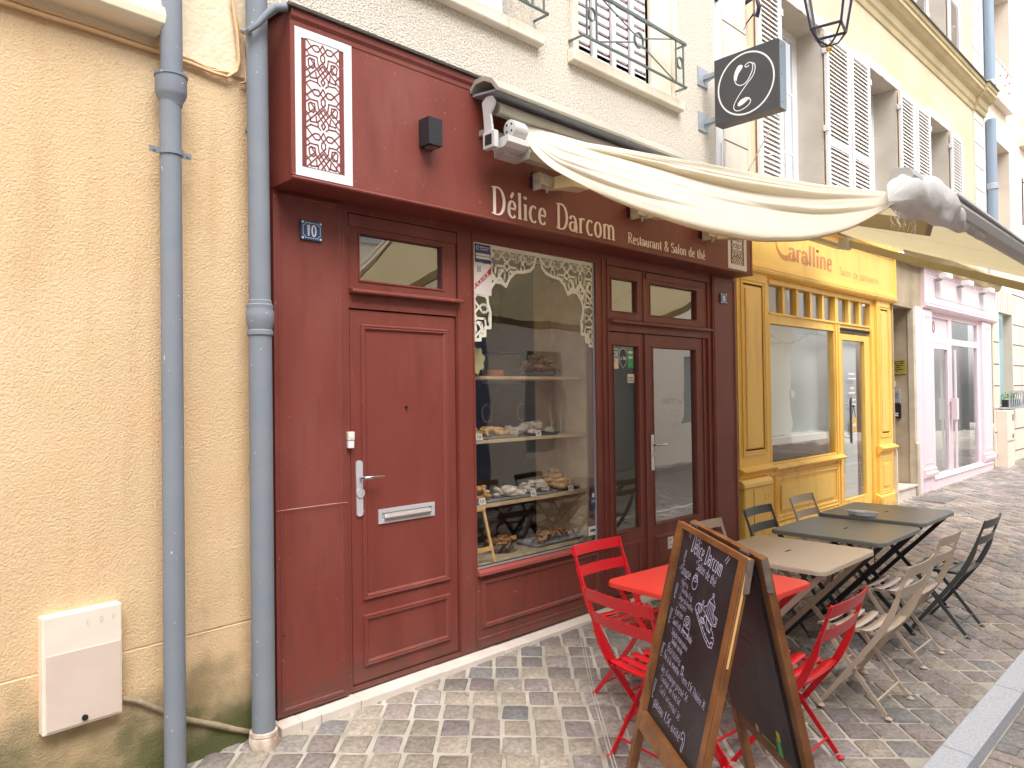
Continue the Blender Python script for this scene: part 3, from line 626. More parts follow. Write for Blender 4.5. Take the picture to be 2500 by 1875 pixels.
# ================================================================ STUCCO BUILDING above the maroon shop
sb = thing('building', 'cream pebble-stucco building above the maroon shop', 'building', (4, .12, 0))
W2 = (4.242, 5.60, 4.25, 6.9); W1 = (2.15, 3.79, 4.25, 6.9)
b = M(); b.wall(1.6, 6.32, 2.60, 9, .12, [W1, W2], .34); b.wall(1.6, 6.32, -.2, 2.60, .13, [(1.80, 6.3, -.2, 2.60)]); b.build('wall', STU, sb)
b = M(); b.box(1.58, 1.772, .095, .128, -.1, 2.85); b.build('gap_shade', REDD, sb)  # near-black strip put in for the shade inside the narrow gap
b = M(); b.prism([(.118, 4.16), (.06, 4.165), (.055, 4.175), (.055, 4.245), (.06, 4.252), (.118, 4.256)], 5.70-4.19, 'x', 4.20); b.build('window_sill', CRM, sb, bevel=.003)
b = M(); b.prism([(.118, 4.16), (.06, 4.165), (.055, 4.175), (.055, 4.245), (.06, 4.252), (.118, 4.256)], 3.88-2.1, 'x', 2.1); b.build('window_sill', CRM, sb, bevel=.003)
b = M(); b.box(4.235, 4.3, .09, .118, 4.258, 6.95); b.box(5.3, 5.598, .121, .3, 4.26, 6.89); b.box(5.6, 5.66, .09, .118, 4.258, 6.95); b.build('window_surround', CRM, sb)
def shutter(mb, x0, x1, y, z0, z1, mid=None, st=.05, frame=.06, zs=None, slope=1):
    """louvred panel, frame and slats as one surface; faces -Y"""
    mb.box(x0, x0+frame, y, y+.035, z0, z1); mb.box(x1-frame, x1, y, y+.035, z0, z1)
    rails = [z0, z1-frame*1.3]+([mid] if mid else [])
    for r in rails: mb.box(x0+frame, x1-frame, y+.001, y+.034, r, r+frame*1.3)
    lim = sorted(rails)
    for a, c in zip(lim, lim[1:]):
        z = a+frame*1.3+.012
        while z < c-.01:
            mb.add([(x0+frame, y+.006, z), (x1-frame, y+.006, z), (x1-frame, y+.03, z+st*.8*slope), (x0+frame, y+.03, z+st*.8*slope), (x0+frame, y+.006, z-.008), (x1-frame, y+.006, z-.008), (x1-frame, y+.03, z+st*.8*slope-.008), (x0+frame, y+.03, z+st*.8*slope-.008)],
                   [(0, 1, 2, 3), (4, 7, 6, 5), (0, 4, 5, 1), (2, 6, 7, 3)])
            z += st
    return mb
# window 2: closed folding shutter with slotted panels behind the railing
b = M(); x = 4.30
for i in range(4):
    b.box(x, x+.05, .155, .18, 4.26, 6.88); xx = x+.05
    z = 4.30
    while z < 6.8:
        for k in range(1):
            b.box(xx, xx+.16, .155, .18, z+.03, z+.075)
        z += .075
    b.box(xx, xx+.16, .155, .18, 4.26, 4.36)
    x += .25
b.box(x, x+.03, .155, .18, 4.26, 6.88)
b.build('shutter', WHT, sb)
b = M(); b.box(4.30, x, .19, .20, 4.27, 6.85); b.build('shutter_back', mat('wine_shadow_board', s2l((120, 70, 80)), .9), sb)
b = M(); b.box(2.2, 3.7, .3, .31, 4.27, 6.85); b.build('curtained_window', WHT, sb)
def railing(x0, x1, z0, z1, ywall, yout, label):
    t = thing('window_railing', label, 'railing', (x0, ywall, z0)); b = M()
    for z in (z0, z1): b.bar([(x0, yout, z), (x1, yout, z)], (0, 0, 1), .022, .010 if z == z0 else .022)
    for x in (x0, x1): b.bar([(x, ywall, z0), (x, yout, z0)], (0, 0, 1), .018, .01); b.bar([(x, ywall, z1), (x, yout, z1)], (0, 0, 1), .018, .012)
    b.build('rail', GRN, t)
    b = M()
    for x in (x0+.045, x0+.16, x1-.16, x1-.045): b.box(x-.006, x+.006, yout-.006, yout+.006, z0, z1)
    b.build('upright', GRN, t)
    b = M(); xm = (x0+x1)/2; zm = (z0+z1)/2; a0 = x0+.16; a1 = x1-.16
    for (p, q) in (((a0, z0), (xm-.05, zm-.03)), ((xm+.05, zm+.03), (a1, z1)), ((a0, z1), (xm-.05, zm+.03)), ((xm+.05, zm-.03), (a1, z0))): b.tube([(p[0], yout, p[1]), (q[0], yout, q[1])], .006, 6)
    for (cx, r) in ((xm, .058), (x0+.102, .045), (x1-.102, .045)):
        b.bar([(cx+r*cos(a), yout, zm+r*1.05*sin(a)) for a in [i*pi/9 for i in range(19)]], (0, 1, 0), .007, .02)
    b.build('cross_bars', GRN, t)
railing(4.22, 5.62, 4.325, 4.70, .12, -.02, 'green-grey iron window railing with rings over the awning')
railing(2.35, 3.84, 4.345, 4.71, .12, -.02, 'green-grey iron window railing cut off by the top of the picture')
b = M(); b.box(6.46, 6.925, .095, .128, 3.63, 9.0)
b.build('quoin_strip', QUO, sb)
b = M()
for z in (4.10, 4.68, 5.26, 5.84): b.box(6.462, 6.923, .0935, .0965, z-.006, z+.006)
b.build('quoin_joint', mat('joint_shadow', s2l((96, 84, 80)), .9), sb)
b = M(); b.box(6.325, 6.458, .105, .13, 3.63, 9.0); b.build('corner_strip', WHT, sb)
b = M(); b.tube([(6.40, .095, 3.4), (6.41, .095, 4.06)], .008, 6); b.tube([(6.44, .09, 3.4), (6.42, .06, 4.06)], .006, 6); b.tube([(6.95, .1, 3.3), (6.93, .09, 3.9), (6.6, -.3, 4.12)], .006, 6)
tag(b.build('cable', WHT, smooth=True), 'thin cables dropping from the black round-logo sign to behind the awning', 'cable')
b = M(); b.box(6.90, 7.0, .04, .12, 3.58, 3.75); b.tube([(6.92, .07, 3.75), (6.90, .07, 4.4), (6.93, .08, 4.9)], .005, 6)
tag(b.build('junction_box', WHT, bevel=.004), 'small white junction box on the wall just above the awning', 'junction box')
b = M(); b.tube([(6.95, .12, 5.6), (6.93, -.02, 5.62), (6.93, -.05, 5.5), (6.95, -.02, 5.42), (6.95, .02, 5.46)], .022, 8); b.tube([(6.95, .02, 5.46), (6.96, .1, 5.40), (6.88, .1, 5.3)], .008, 6)
tag(b.build('pipe_stub', IRB, smooth=True), 'curled dark wine-coloured iron hook at the top of the stone pilaster', 'hook')
# ================================================================ MAROON SHOPFRONT
rs = thing('shopfront', 'maroon painted restaurant front under a cream awning', 'shopfront', (4.1, 0, 0))
H_T1 = (2.212, 3.0, 2.262, 2.69); H_D = (2.213, 2.985, .085, 2.163); H_W = (3.13, 4.362, .56, 2.66); H_DD = (4.517, 5.965, .09, 2.152); H_T2 = (4.517, 5.965, 2.245, 2.66)
b = M(); b.wall(2.181, 6.018, .06, 2.76, .012, [H_T1, H_D, H_W, H_DD, H_T2], .085); b.build('frame', RED, rs)
PR = [(.026, .002), (.03, .009), (.046, .009), (.052, .002)]
def pilaster(x0, x1, z0, z1):
    b = M(); b.box(x0, x1, -.002, .12, z0, z1); b.ring(x0, x1, z0, z1, 0, [(.0, .0), (.0, .004), (.018, .006), (.024, .0115), (.034, .0115), (.04, .004), (.05, .003), (.06, -.001)])
    o = b.build('pilaster', RED, rs)
    return o
p1 = pilaster(1.766, 2.180, .062, 2.742); p2 = pilaster(6.02, 6.437, .09, 2.742)
b = M(); b.box(1.768, 2.179, -.013, -.0115, 1.102, 1.1045); b.box(1.83, 2.11, -.0035, -.002, 1.102, 1.1045); b.build('board_joint', mat('chipped_joint', s2l((196, 150, 140)), .8), p1)
b = M(); b.box(6.07, 6.39, -.0035, -.002, .825, .8265); b.box(6.07, 6.36, -.0035, -.002, 1.24, 1.2415); b.box(6.36, 6.3615, -.0035, -.002, .8265, 1.24); b.build('board_joint', REDD, p2)
for (px, pz, pp) in ((1.80, .47, p1), (6.10, 1.03, p2)):
    b = M(); b.lathe([(.006, 0), (.006, .004), (.003, .005)], (px+.0, -.0115 if pp is p1 else -.006, pz), 10, 'y'); b.build('screw', BLK, pp)
# solid door
dr = M(); dr.box(2.222, 2.978, .022, .07, .092, 2.156)
for (z0, z1) in ((.540, 2.078), (.175, .462)):
    dr.ring(2.289, 2.915, z0, z1, .022, [(0, 0), (.004, .012), (.012, .014), (.018, .010), (.024, .013), (.03, .006), (.036, .0005)])
door = dr.build('door', RED, rs, bevel=.0015)
b = M(); b.lathe([(.0001, -.006), (.016, -.005), (.018, 0), (.018, .004)], (2.272, .012, 1.5), 8, 'y') if 0 else None
hp = M(); hp.prism([(2.252, 1.02)]+[(2.272+.022*cos(a), 1.03+.02*sin(a)) for a in [radians(180+i*20) for i in range(10)]]+[(2.272+.022*cos(a), 1.30+.02*sin(a)) for a in [radians(i*20) for i in range(10)]], .008, 'y', .012)
hnd = hp.build('handle', SLV, door, bevel=.002)
hl = M(); hl.tube([(2.276, .012, 1.225), (2.276, -.03, 1.225), (2.284, -.04, 1.226), (2.34, -.042, 1.228), (2.40, -.038, 1.226)], [.008, .008, .009, .008, .006], 10)
o = hl.build('handle', CHR, door, smooth=True)
hl = M(); hl.lathe([(.026, 0), (.026, .010), (.0001, .012)][::-1], (2.275, 0, 1.14), 20, 'y'); hl.v = [Vector((v.x, .006+(v.y), v.z)) for v in hl.v]; hl.box(2.2735, 2.2765, .003, .008, 1.13, 1.152)
hl.build('lock', SLV, door)
mb = M(); mb.ring(2.396, 2.798, .951, 1.033, .022, [(0, .0), (0, .008), (.022, .008), (.024, .002), (.03, -.004)]); mb.box(2.424, 2.77, .018, .021, .972, 1.012)
ms = mb.build('letter_slot', SLV, door); mb = M(); mb.prism([(.018, .978), (.002, .974), (-.004, .984), (.006, 1.002), (.018, 1.006)], .33, 'x', 2.432); mb.build('flap', mat('dented_metal', s2l((196, 192, 190)), .35, .6, bump=.004, bscale=14), ms, bevel=.002)
b = M(); b.lathe([(.0001, -.006), (.007, -.005), (.009, 0), (.009, .01)], (2.600, .016, 1.607), 14, 'y'); b.build('peephole', mat('dark_brass', (.08, .05, .03), .3, .8), door)
# transom over the door
t = M(); t.wall(2.218, 2.992, 2.268, 2.684, .02, [(2.292, 2.884, 2.324, 2.58)], .03); t.ring(2.28, 2.896, 2.312, 2.592, .02, [(0, 0), (.002, .006), (.008, .006), (.012, 0)]); t.box(2.218, 2.992, .012, .0195, 2.615, 2.684); tw = t.build('transom_window', RED, rs)
b = M(); b.add([(2.29, .045, 2.32), (2.888, .045, 2.32), (2.888, .045, 2.584), (2.29, .045, 2.584)], [(0, 1, 2, 3)]); b.build('glass', GLD, tw)
b = M(); b.prism([(.02, 2.246), (-.03, 2.242), (-.034, 2.252), (-.03, 2.262), (.02, 2.276)], .80, 'x', 2.214); b.build('sill', RED, tw, bevel=.002)
# display window
b = M(); b.ring(3.128, 4.364, .557, 2.662, .014, [(0, .0), (0, .004), (.006, .004), (.008, -.004)]); b.box(3.133, 3.139, .02, .04, .562, 2.657); b.box(4.352, 4.36, .022, .05, .562, 2.657)
dw = b.build('display_window', RED, rs)
b = M(); b.add([(3.135, .03, .562), (4.358, .03, .562), (4.358, .03, 2.658), (3.135, .03, 2.658)], [(0, 1, 2, 3)]); b.build('glass', GLS, dw)
b = M(); b.box(4.338, 4.352, .022, .034, .57, 2.65); b.box(3.14, 4.35, .024, .034, .562, .572); b.build('glazing_seal', GALV, dw)
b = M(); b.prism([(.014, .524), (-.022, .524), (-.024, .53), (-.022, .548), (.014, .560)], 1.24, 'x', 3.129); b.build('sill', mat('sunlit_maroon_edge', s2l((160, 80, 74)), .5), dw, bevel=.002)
# stall riser
b = M(); b.ring(3.172, 4.348, .184, .492, .012, [(0, 0), (.004, .010), (.012, .012), (.016, .008), (.022, .011), (.03, .004), (.034, .0005)]); b.box(3.132, 4.36, .004, .0118, .07, .118); b.prism([(.012, .118), (.002, .118), (.002, .126), (.012, .13)], 1.228, 'x', 3.132); b.build('stall_riser', RED, rs)
b = M(); b.box(2.99, 2.999, .002, .012, .075, 2.2); b.box(3.118, 3.1295, .005, .012, .075, 2.70); b.box(4.43, 4.438, .004, .012, .08, 2.7); b.box(4.492, 4.502, .003, .012, .08, 2.7); b.build('edge_bead', RED, rs)
# double doors and their transom
def leaf(x0, x1, gx0, gx1, name):
    d = M(); d.wall(x0, x1, .098, 2.146, .03, [(gx0, gx1, .588, 2.04)], .035)
    d.add([(x0, .03, .098), (x0, .07, .098), (x0, .07, 2.146), (x0, .03, 2.146)], [(0, 1, 2, 3)]); d.add([(x1, .03, .098), (x1, .07, .098), (x1, .07, 2.146), (x1, .03, 2.146)], [(3, 2, 1, 0)])
    d.ring(gx0-.012, gx1+.012, .576, 2.052, .03, [(0, 0), (.002, .007), (.008, .007), (.012, 0)])
    d.ring(gx0-.004, gx1+.004, .175, .492, .03, [(0, 0), (.004, .010), (.012, .012), (.016, .008), (.024, .010), (.03, .002)])
    o = d.build(name, RED, rs)
    g = M(); g.add([(gx0-.005, .055, .583), (gx1+.005, .055, .583), (gx1+.005, .055, 2.045), (gx0-.005, .055, 2.045)], [(0, 1, 2, 3)]); g.build('glass', GLD if gx0 > 5 else GLS, o)
    return o
l1 = leaf(4.521, 5.018, 4.592, 4.918, 'door'); l2 = leaf(5.026, 5.882, 5.12, 5.775, 'door')
b = M(); b.box(4.993, 5.03, .018, .029, .1, 2.145); b.build('door_stop', RED, l2)
b = M(); b.box(5.888, 5.96, .03, .06, .09, 2.15); b.box(5.89, 5.90, .02, .03, .09, 2.15); b.build('door_frame', RED, rs)
hp = M(); hp.box(5.068, 5.106, .018, .0285, 1.03, 1.325); hp.build('handle', WHT, l2, bevel=.006)
hl = M(); hl.tube([(5.088, .02, 1.24), (5.088, -.02, 1.24), (5.096, -.03, 1.241), (5.16, -.032, 1.243), (5.225, -.028, 1.24)], [.008, .008, .009, .008, .006], 10); hl.build('handle', CHR, l2, smooth=True)
hl = M(); hl.lathe([(.0001, -.004), (.016, -.003), (.017, .01)], (5.088, .010, 1.165), 16, 'y'); hl.build('lock', SLV, l2)
t = M(); t.wall(4.52, 5.962, 2.25, 2.655, .025, [(4.57, 4.903, 2.313, 2.562), (5.087, 5.792, 2.308, 2.566)], .035)
for (a, c) in ((4.558, 4.915), (5.075, 5.804)): t.ring(a, c, 2.298, 2.577, .025, [(0, 0), (.002, .006), (.008, .006), (.012, 0)])
t.box(4.982, 4.99, .018, .0245, 2.25, 2.655); t.box(5.02, 5.9, .016, .0245, 2.60, 2.65); tw2 = t.build('transom_window', RED, rs)
for (a, c) in ((4.568, 4.905), (5.085, 5.794)):
    b = M(); b.add([(a, .05, 2.305), (c, .05, 2.305), (c, .05, 2.57), (a, .05, 2.57)], [(0, 1, 2, 3)]); b.build('glass', GLD, tw2)
b = M(); b.prism([(.02, 2.216), (-.03, 2.212), (-.034, 2.222), (-.03, 2.234), (.02, 2.248)], 1.452, 'x', 4.517); b.build('sill', RED, tw2, bevel=.002)
# signboard
f = M(); f.prism([(.12, 2.738), (-.196, 2.738), (-.21, 2.742), (-.213, 2.749), (-.21, 2.756), (-.2, 2.760), (-.2, 3.492), (-.204, 3.50), (-.204, 3.522), (-.216, 3.54), (-.218, 3.572), (.12, 3.60)], 6.40-1.764, 'x', 1.764)
f.box(1.7635, 1.787, -.2035, -.19, 2.762, 3.50); f.box(6.375, 6.4005, -.2035, -.19, 2.762, 3.50)
fs = f.build('signboard', RED, rs)
b = M(); b.prism([(.12, 3.607), (-.222, 3.577), (-.232, 3.577), (-.236, 3.590), (-.225, 3.596), (.12, 3.624)], 6.415-1.750, 'x', 1.750)
b.prism([(-.236, 3.577), (.12, 3.585), (.12, 3.60), (-.236, 3.592)], .006, 'x', 1.744); b.build('flashing', ZNC, rs)
def P(u, v, w): return (u, -.2-w, v)
for dx in (0, 4.183):
    b = M(); b.ring(1.776+dx, 2.110+dx, 2.765, 3.498, -.2, [(0, 0), (0, .003), (.046, .003), (.047, .0005)]); pn = b.build('lattice_panel', WPL, fs)
    b = M(); b.box(1.848+dx, 2.034+dx, -.203, -.2005, 2.815, 3.456); b.build('field', WPL, pn)
    b = M(); lattice(b, 1.848+dx, 2.815, .186, .641, .186, .0036, P, lift=.0036); b.build('strapwork', RED, pn)
b = M(); write(b, 'Délice', lambda u, v, w: (3.098+u, -.2-w, 2.786+v), .168, .05, .15, width=.50, serif=1, lift=.003); write(b, 'Darcom', lambda u, v, w: (3.688+u, -.2-w, 2.783+v), .168, .05, .15, width=.65, serif=1, lift=.003)
write(b, 'Restaurant & Salon de thé', lambda u, v, w: (4.485+u, -.2-w, 2.790+v), .078, .06, .17, width=1.09, serif=1, lift=.003)
b.build('lettering', WCR, fs)
# threshold
b = M()
for (x0, x1) in ((1.752, 1.862), (1.866, 1.972), (1.976, 2.21), (2.214, 2.79), (2.794, 3.28), (3.284, 4.28), (4.284, 5.2), (5.204, 6.45)):
    b.add([(x0, -.075, G(x0, -.07)-.05), (x1, -.075, G(x1, -.07)-.05), (x1, .12, -.05), (x0, .12, -.05), (x0, -.075, .040), (x1, -.075, .044), (x1, .12, .062), (x0, .12, .058)], [(0, 3, 2, 1), (4, 5, 6, 7), (0, 1, 5, 4), (1, 2, 6, 5), (2, 3, 7, 6), (3, 0, 4, 7)])
b.build('threshold', STP, rs, bevel=.004)
b = M(); b.box(2.185, 6.05, .09, .35, -.05, .082); b.build('inner_step', STP, rs)
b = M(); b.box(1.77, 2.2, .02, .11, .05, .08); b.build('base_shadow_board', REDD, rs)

# ---------------------------------------------------------------- inside the window
room = M(); room.wall(2.0, 6.4, 0, 3.2, 3.2, []); room.wall(2.0, 6.4, 0, 3.2, .118, [(2.19, 6.0, .06, 2.74)])
room.add([(2.0, .12, 0), (2.0, 3.2, 0), (2.0, 3.2, 3.2), (2.0, .12, 3.2)], [(0, 1, 2, 3)]); room.add([(6.4, .12, 0), (6.4, 3.2, 0), (6.4, 3.2, 3.2), (6.4, .12, 3.2)], [(0, 1, 2, 3)])
room.add([(2.0, .12, 3.0), (6.4, .12, 3.0), (6.4, 3.2, 3.0), (2.0, 3.2, 3.0)], [(0, 1, 2, 3)]); room.build('interior', INT, rs)
room = M(); room.add([(2.0, .12, .05), (6.4, .12, .05), (6.4, 3.2, .05), (2.0, 3.2, .05)], [(0, 1, 2, 3)]); room.build('floor', mat('shop_floor', s2l((120, 96, 70)), .5), rs)
room = M(); room.box(2.95, 3.01, .1, 1.6, 0, 3); room.build('partition', BLUW, rs)
room = M(); room.box(3.02, 4.1, 1.9, 1.94, .05, 2.6); room.build('inner_wall_panel', BLUW, rs)
room = M(); room.box(4.1, 5.1, 2.4, 2.44, .05, 2.7); room.build('oak_wall_panel', SHF, rs)
sh = thing('display_shelf', 'pale oak shelving unit stacked with pastries in the shop window', 'shelf', (3.8, .3, .56))
b = M(); b.box(4.44, 4.465, .19, .56, .56, 2.7); b.build('side_board', SHF, sh, bevel=.001)
b = M(); b.box(3.03, 3.05, .19, .56, .56, 2.7); b.build('side_board', SHF, sh, bevel=.001)
for z in (.93, 1.365, 1.80):
    b = M(); b.box(3.05, 4.44, .195, .56, z-.022, z); b.build('shelf_board', SHF, sh, bevel=.001)
b = M(); b.box(3.03, 4.5, .07, .56, .535, .56); b.build('base_board', mat('worn_board', s2l((190, 170, 140)), .6, var=.5, vscale=5), sh)
b = M(); b.box(4.25, 4.44, .545, .555, .57, 2.7); b.build('back_board', SHF, sh)
PAP_ = mat('card_white', s2l((238, 234, 228)), .6)
# trays and pastries
def tray(x0, x1, y0, y1, z, label, m=None):
    b = M(); b.add([(x0+.02, y0+.02, z), (x1-.02, y0+.02, z), (x1-.02, y1-.02, z), (x0+.02, y1-.02, z), (x0, y0, z+.018), (x1, y0, z+.018), (x1, y1, z+.018), (x0, y1, z+.018)], [(0, 1, 2, 3), (0, 4, 5, 1), (1, 5, 6, 2), (2, 6, 7, 3), (3, 7, 4, 0)])
    o = b.build('tray', m or GALV); sm = o.modifiers.new('s', 'SOLIDIFY'); sm.thickness = .002; return tag(o, label, 'tray', 'trays of pastries in the window')
def pastry_mesh(kind, m):
    b = M(); rr = random.Random(kind)
    if kind == 'crescent': b.tube([(.035*cos(a), .035*sin(a), .012) for a in [radians(i*25) for i in range(9)]], [.006, .012, .015, .017, .018, .017, .015, .012, .006], 8)
    elif kind == 'roll': b.tube([(-.045, 0, .014), (-.03, 0, .016), (0, .003, .018), (.03, 0, .016), (.045, 0, .014)], [.010, .015, .017, .015, .010], 8)
    elif kind == 'bun': b.lathe([(.018, 0), (.036, .008), (.04, .018), (.033, .03), (.016, .037), (.001, .039)], (0, 0, 0), 12)
    elif kind == 'envelope': b.box(-.03, .03, -.022, .022, 0, .022); b.add([(-.032, -.024, .022), (.032, -.024, .024), (.0, .03, .036)], [(0, 1, 2)])
    elif kind == 'loaf': b.lathe([(.001, -.055), (.014, -.05), (.021, -.03), (.024, 0), (.021, .03), (.014, .05), (.001, .055)], (0, 0, .02), 10, 'x')
    elif kind == 'ribbon': b.tube([(.03*cos(t)*(1-.4*sin(3*t)), .03*sin(t), .02+.012*sin(2*t)) for t in [i*.5 for i in range(13)]], .006, 6)
    o = b.build('pastry', m, local=True, smooth=kind not in ('envelope',)); return o
def pile(kind, m, x0, x1, y0, y1, z, n, layers, label, group, sc=1., dz=.024):
    src = pastry_mesh(kind, m); rr = random.Random(n*7+int(x0*100)); k = 0
    for L in range(layers):
        nn = int(n*(1-.28*L)); cx, cy = (x0+x1)/2, (y0+y1)/2; s = 1-.22*L
        for i in range(nn):
            o = src if k == 0 else src.copy()
            if k: COL.objects.link(o)
            k += 1
            o.location = (cx+(rr.random()-.5)*(x1-x0)*s, cy+(rr.random()-.5)*(y1-y0)*s, z+L*dz*sc+rr.uniform(0, .006)); o.rotation_euler = (rr.uniform(-.25, .25), rr.uniform(-.25, .25), rr.uniform(0, 6.28)); q = sc*rr.uniform(.85, 1.15); o.scale = (q, q, q)
            tag(o, label, 'pastry', group)
tray(3.16, 3.62, .21, .48, .932, 'metal tray at the left end of the lowest pastry shelf')
tray(3.60, 4.12, .21, .5, .934, 'pale tray in the middle of the lowest pastry shelf')
tray(4.1, 4.42, .24, .5, .932, 'dark tray at the right end of the lowest pastry shelf', BLK)
tray(3.2, 3.72, .21, .46, 1.367, 'silver tray at the left of the middle pastry shelf')
tray(3.7, 4.2, .24, .5, 1.367, 'dark tray at the right of the middle pastry shelf', BLK)
tray(3.86, 4.4, .18, .42, .566, 'low tray of dark pastries on the bottom board of the window', GALV)
pile('roll', BREAD, 3.2, 3.6, .25, .44, .95, 13, 3, 'golden rolled pastry heaped at the left of the lowest shelf', 'golden rolls on the lowest shelf')
pile('crescent', SUG, 3.62, 3.84, .25, .42, .95, 9, 2, 'powdered white crescent in the middle of the lowest shelf', 'sugared crescents on the lowest shelf')
pile('envelope', SUG, 3.84, 4.12, .26, .45, .95, 10, 3, 'sugar-dusted folded pastry right of the middle of the lowest shelf', 'folded pastries on the lowest shelf')
pile('loaf', BREAD, 4.16, 4.38, .28, .46, .95, 7, 4, 'small golden loaf stacked at the right end of the lowest shelf', 'small loaves on the lowest shelf', dz=.032)
pile('bun', BREAD, 3.2, 3.44, .25, .42, 1.385, 8, 2, 'round brown bun at the left of the middle shelf', 'buns on the middle shelf')
pile('roll', BREAD, 3.44, 3.74, .25, .42, 1.385, 9, 2, 'golden twisted roll in the middle of the middle shelf', 'golden rolls on the middle shelf')
pile('envelope', SUG, 3.76, 4.16, .28, .46, 1.385, 13, 3, 'white folded pastry heaped at the right of the middle shelf', 'white folded pastries on the middle shelf')
bl = thing('platter', 'round silver platter heaped with brown fried pastry ribbons on the top shelf', 'platter', (4.1, .36, 1.80))
b = M(); b.lathe([(.10, .003), (.135, .03), (.14, .034), (.132, .03), (.1, .008)], (4.1, .36, 1.80), 28); b.build('dish', GALV, bl, smooth=True)
pile('ribbon', BRN, 3.98, 4.22, .26, .46, 1.84, 20, 5, 'brown fried pastry ribbon heaped on the silver platter', 'fried ribbons on the platter', dz=.026, sc=1.15)
bk = M(); bk.lathe([(.06, 0), (.10, .04), (.115, .075), (.108, .07), (.09, .035), (.05, .01)], (3.62, .3, .562), 18); tag(bk.build('basket', mat('wicker', s2l((96, 70, 50)), .8, bump=.004, bscale=90), smooth=True), 'dark wicker bowl of dry rolls on the window floor', 'basket')
pile('envelope', BRN, 3.55, 3.69, .24, .36, .62, 9, 2, 'brown pastry in the wicker bowl on the window floor', 'pastries in the wicker bowl')
pile('ribbon', BRN, 3.95, 4.35, .22, .38, .582, 14, 2, 'dark pastry on the tray at the bottom right of the window', 'dark pastries on the bottom tray')
for i, (x, z) in enumerate(((3.34, 1.367), (3.92, 1.367), (3.36, .932), (3.86, .932), (4.27, .932))):
    t = thing('price_card', ['small price card before the buns at the left of the middle shelf', 'small price card before the white folded pastries on the middle shelf', 'small price card before the golden rolls on the lowest shelf', 'small price card before the sugared pastries on the lowest shelf', 'small price card before the stacked loaves on the lowest shelf'][i], 'price card', (x, .2, z), 'price cards on the pastry shelves')
    b = M(); b.add([(x-.03, .204, z+.001), (x+.03, .204, z+.001), (x+.03, .212, z+.042), (x-.03, .212, z+.042)], [(0, 1, 2, 3)]); b.build('card', PAP_, t)
    b = M(); write(b, ['1,5€', '2€', '1,5€', '1€', '2€'][i], lambda u, v, w: (x-.02+u, .2035-w+(v+.012)*.19, z+.012+v), .02, .12, .16, width=.04, lift=.0008); b.build('lettering', BLK, t)
# small easel
e = thing('table_easel', 'small bare wooden easel at the bottom left corner of the shop window', 'easel', (3.3, .15, .56))
for sx in (-1, 1):
    b = M(); b.bar([(3.27+sx*.095, .10, .562), (3.27+sx*.06, .17, .92)], (1, 0, 0), .012, .018); b.build('leg', WODL, e)
b = M(); b.box(3.185, 3.355, .105, .125, .64, .665); b.box(3.20, 3.34, .155, .17, .90, .915); b.build('ledge', WODL, e)
b = M(); b.lathe([(.04, 0), (.062, .004), (.064, .045), (.06, .045), (.055, .008)], (3.62, .34, 1.802), 16)
tag(b.build('dish', mat('terracotta', s2l((190, 104, 66)), .7), smooth=True), 'small terracotta dish at the left of the top shelf', 'dish')
b = M(); b.prism([(3.24+.075*(1+.12*sin(8*t))*cos(t), 1.90+.085*(1+.12*sin(8*t))*sin(t)) for t in [i*2*pi/48 for i in range(48)]], .004, 'y', .12)
tag(b.build('paper_flower', mat('pale_green_paper', s2l((212, 208, 150)), .8)), 'pale green paper flower leaning at the left of the top shelf', 'decoration')
b = M(); b.box(3.38, 3.56, .60, .63, 1.50, 1.60); tag(b.build('sign_plate', mat('red_plate', s2l((170, 50, 40)), .5)), 'red notice plate behind the middle shelf', 'sign')
for i, x in enumerate((4.24, 4.34)):
    g = thing('drinking_cup', ['clear cup with straw on the middle shelf, the left one', 'clear cup with straw on the middle shelf, next to the side board'][i], 'cup', (x, .36, 1.367), 'cups with straws')
    b = M(); b.lathe([(.022, 0), (.03, .10), (.031, .102), (.028, .1), (.02, .004)], (x, .36, 1.367), 14); b.build('cup', glass('cup_plastic_%d' % i, .1), g, smooth=True)
    b = M(); b.tube([(x-.01, .36, 1.38), (x+(-.03 if i == 0 else .004), .36, 1.58)], .003, 6); b.build('straw', WHT, g)
pf = thing('picture_frame', 'dark framed picture hanging behind the top shelf', 'picture', (4.05, .9, 1.8))
b = M(); b.ring(3.98, 4.48, 1.74, 2.02, .9, [(0, -.02), (0, 0), (.02, 0), (.022, -.01)]); b.build('frame', BLK, pf)
b = M(); b.box(4.0, 4.46, .908, .918, 1.76, 2.0); b.build('picture', INT, pf)
for i, x in enumerate((4.05, 4.45)):
    b = M(); b.lathe([(.001, -.004), (.075, -.003), (.08, 0), (.08, .01)], (x, .9, 1.52), 24, 'y'); b.v = [Vector((x+(v.x-x)*.7, v.y, v.z)) for v in b.v]
    o = tag(b.build('oval_plaque', mat('plaque_rim_%d' % i, s2l((190, 150, 150)), .6)), ['oval purple plaque behind the shelves, the left one', 'oval purple plaque behind the shelves, nearer the doors'][i], 'plaque', 'oval plaques inside the shop')
    b = M(); b.lathe([(.001, -.006), (.062, -.0055), (.064, -.002)], (x, .9, 1.52), 24, 'y'); b.v = [Vector((x+(v.x-x)*.7, v.y, v.z)) for v in b.v]; k = b.build('centre', mat('plum_%d' % i, s2l((60, 34, 70)), .5)); k.parent = o
b = M(); b.box(4.66, 4.86, .5, .52, .2, 1.9); tag(b.build('door_curtain', mat('blue_grey_curtain', s2l((110, 128, 150)), .8)), 'blue-grey panel standing inside the narrow door leaf', 'panel')
b = M(); b.lathe([(.001, 0), (.2, 0), (.2, .02), (.001, .02)], (4.75, .9, 1.12), 24); b.tube([(4.75, .9, .05), (4.75, .9, 1.12)], .03, 10)
tag(b.build('high_table', WHT), 'small round white table inside behind the narrow door', 'table')
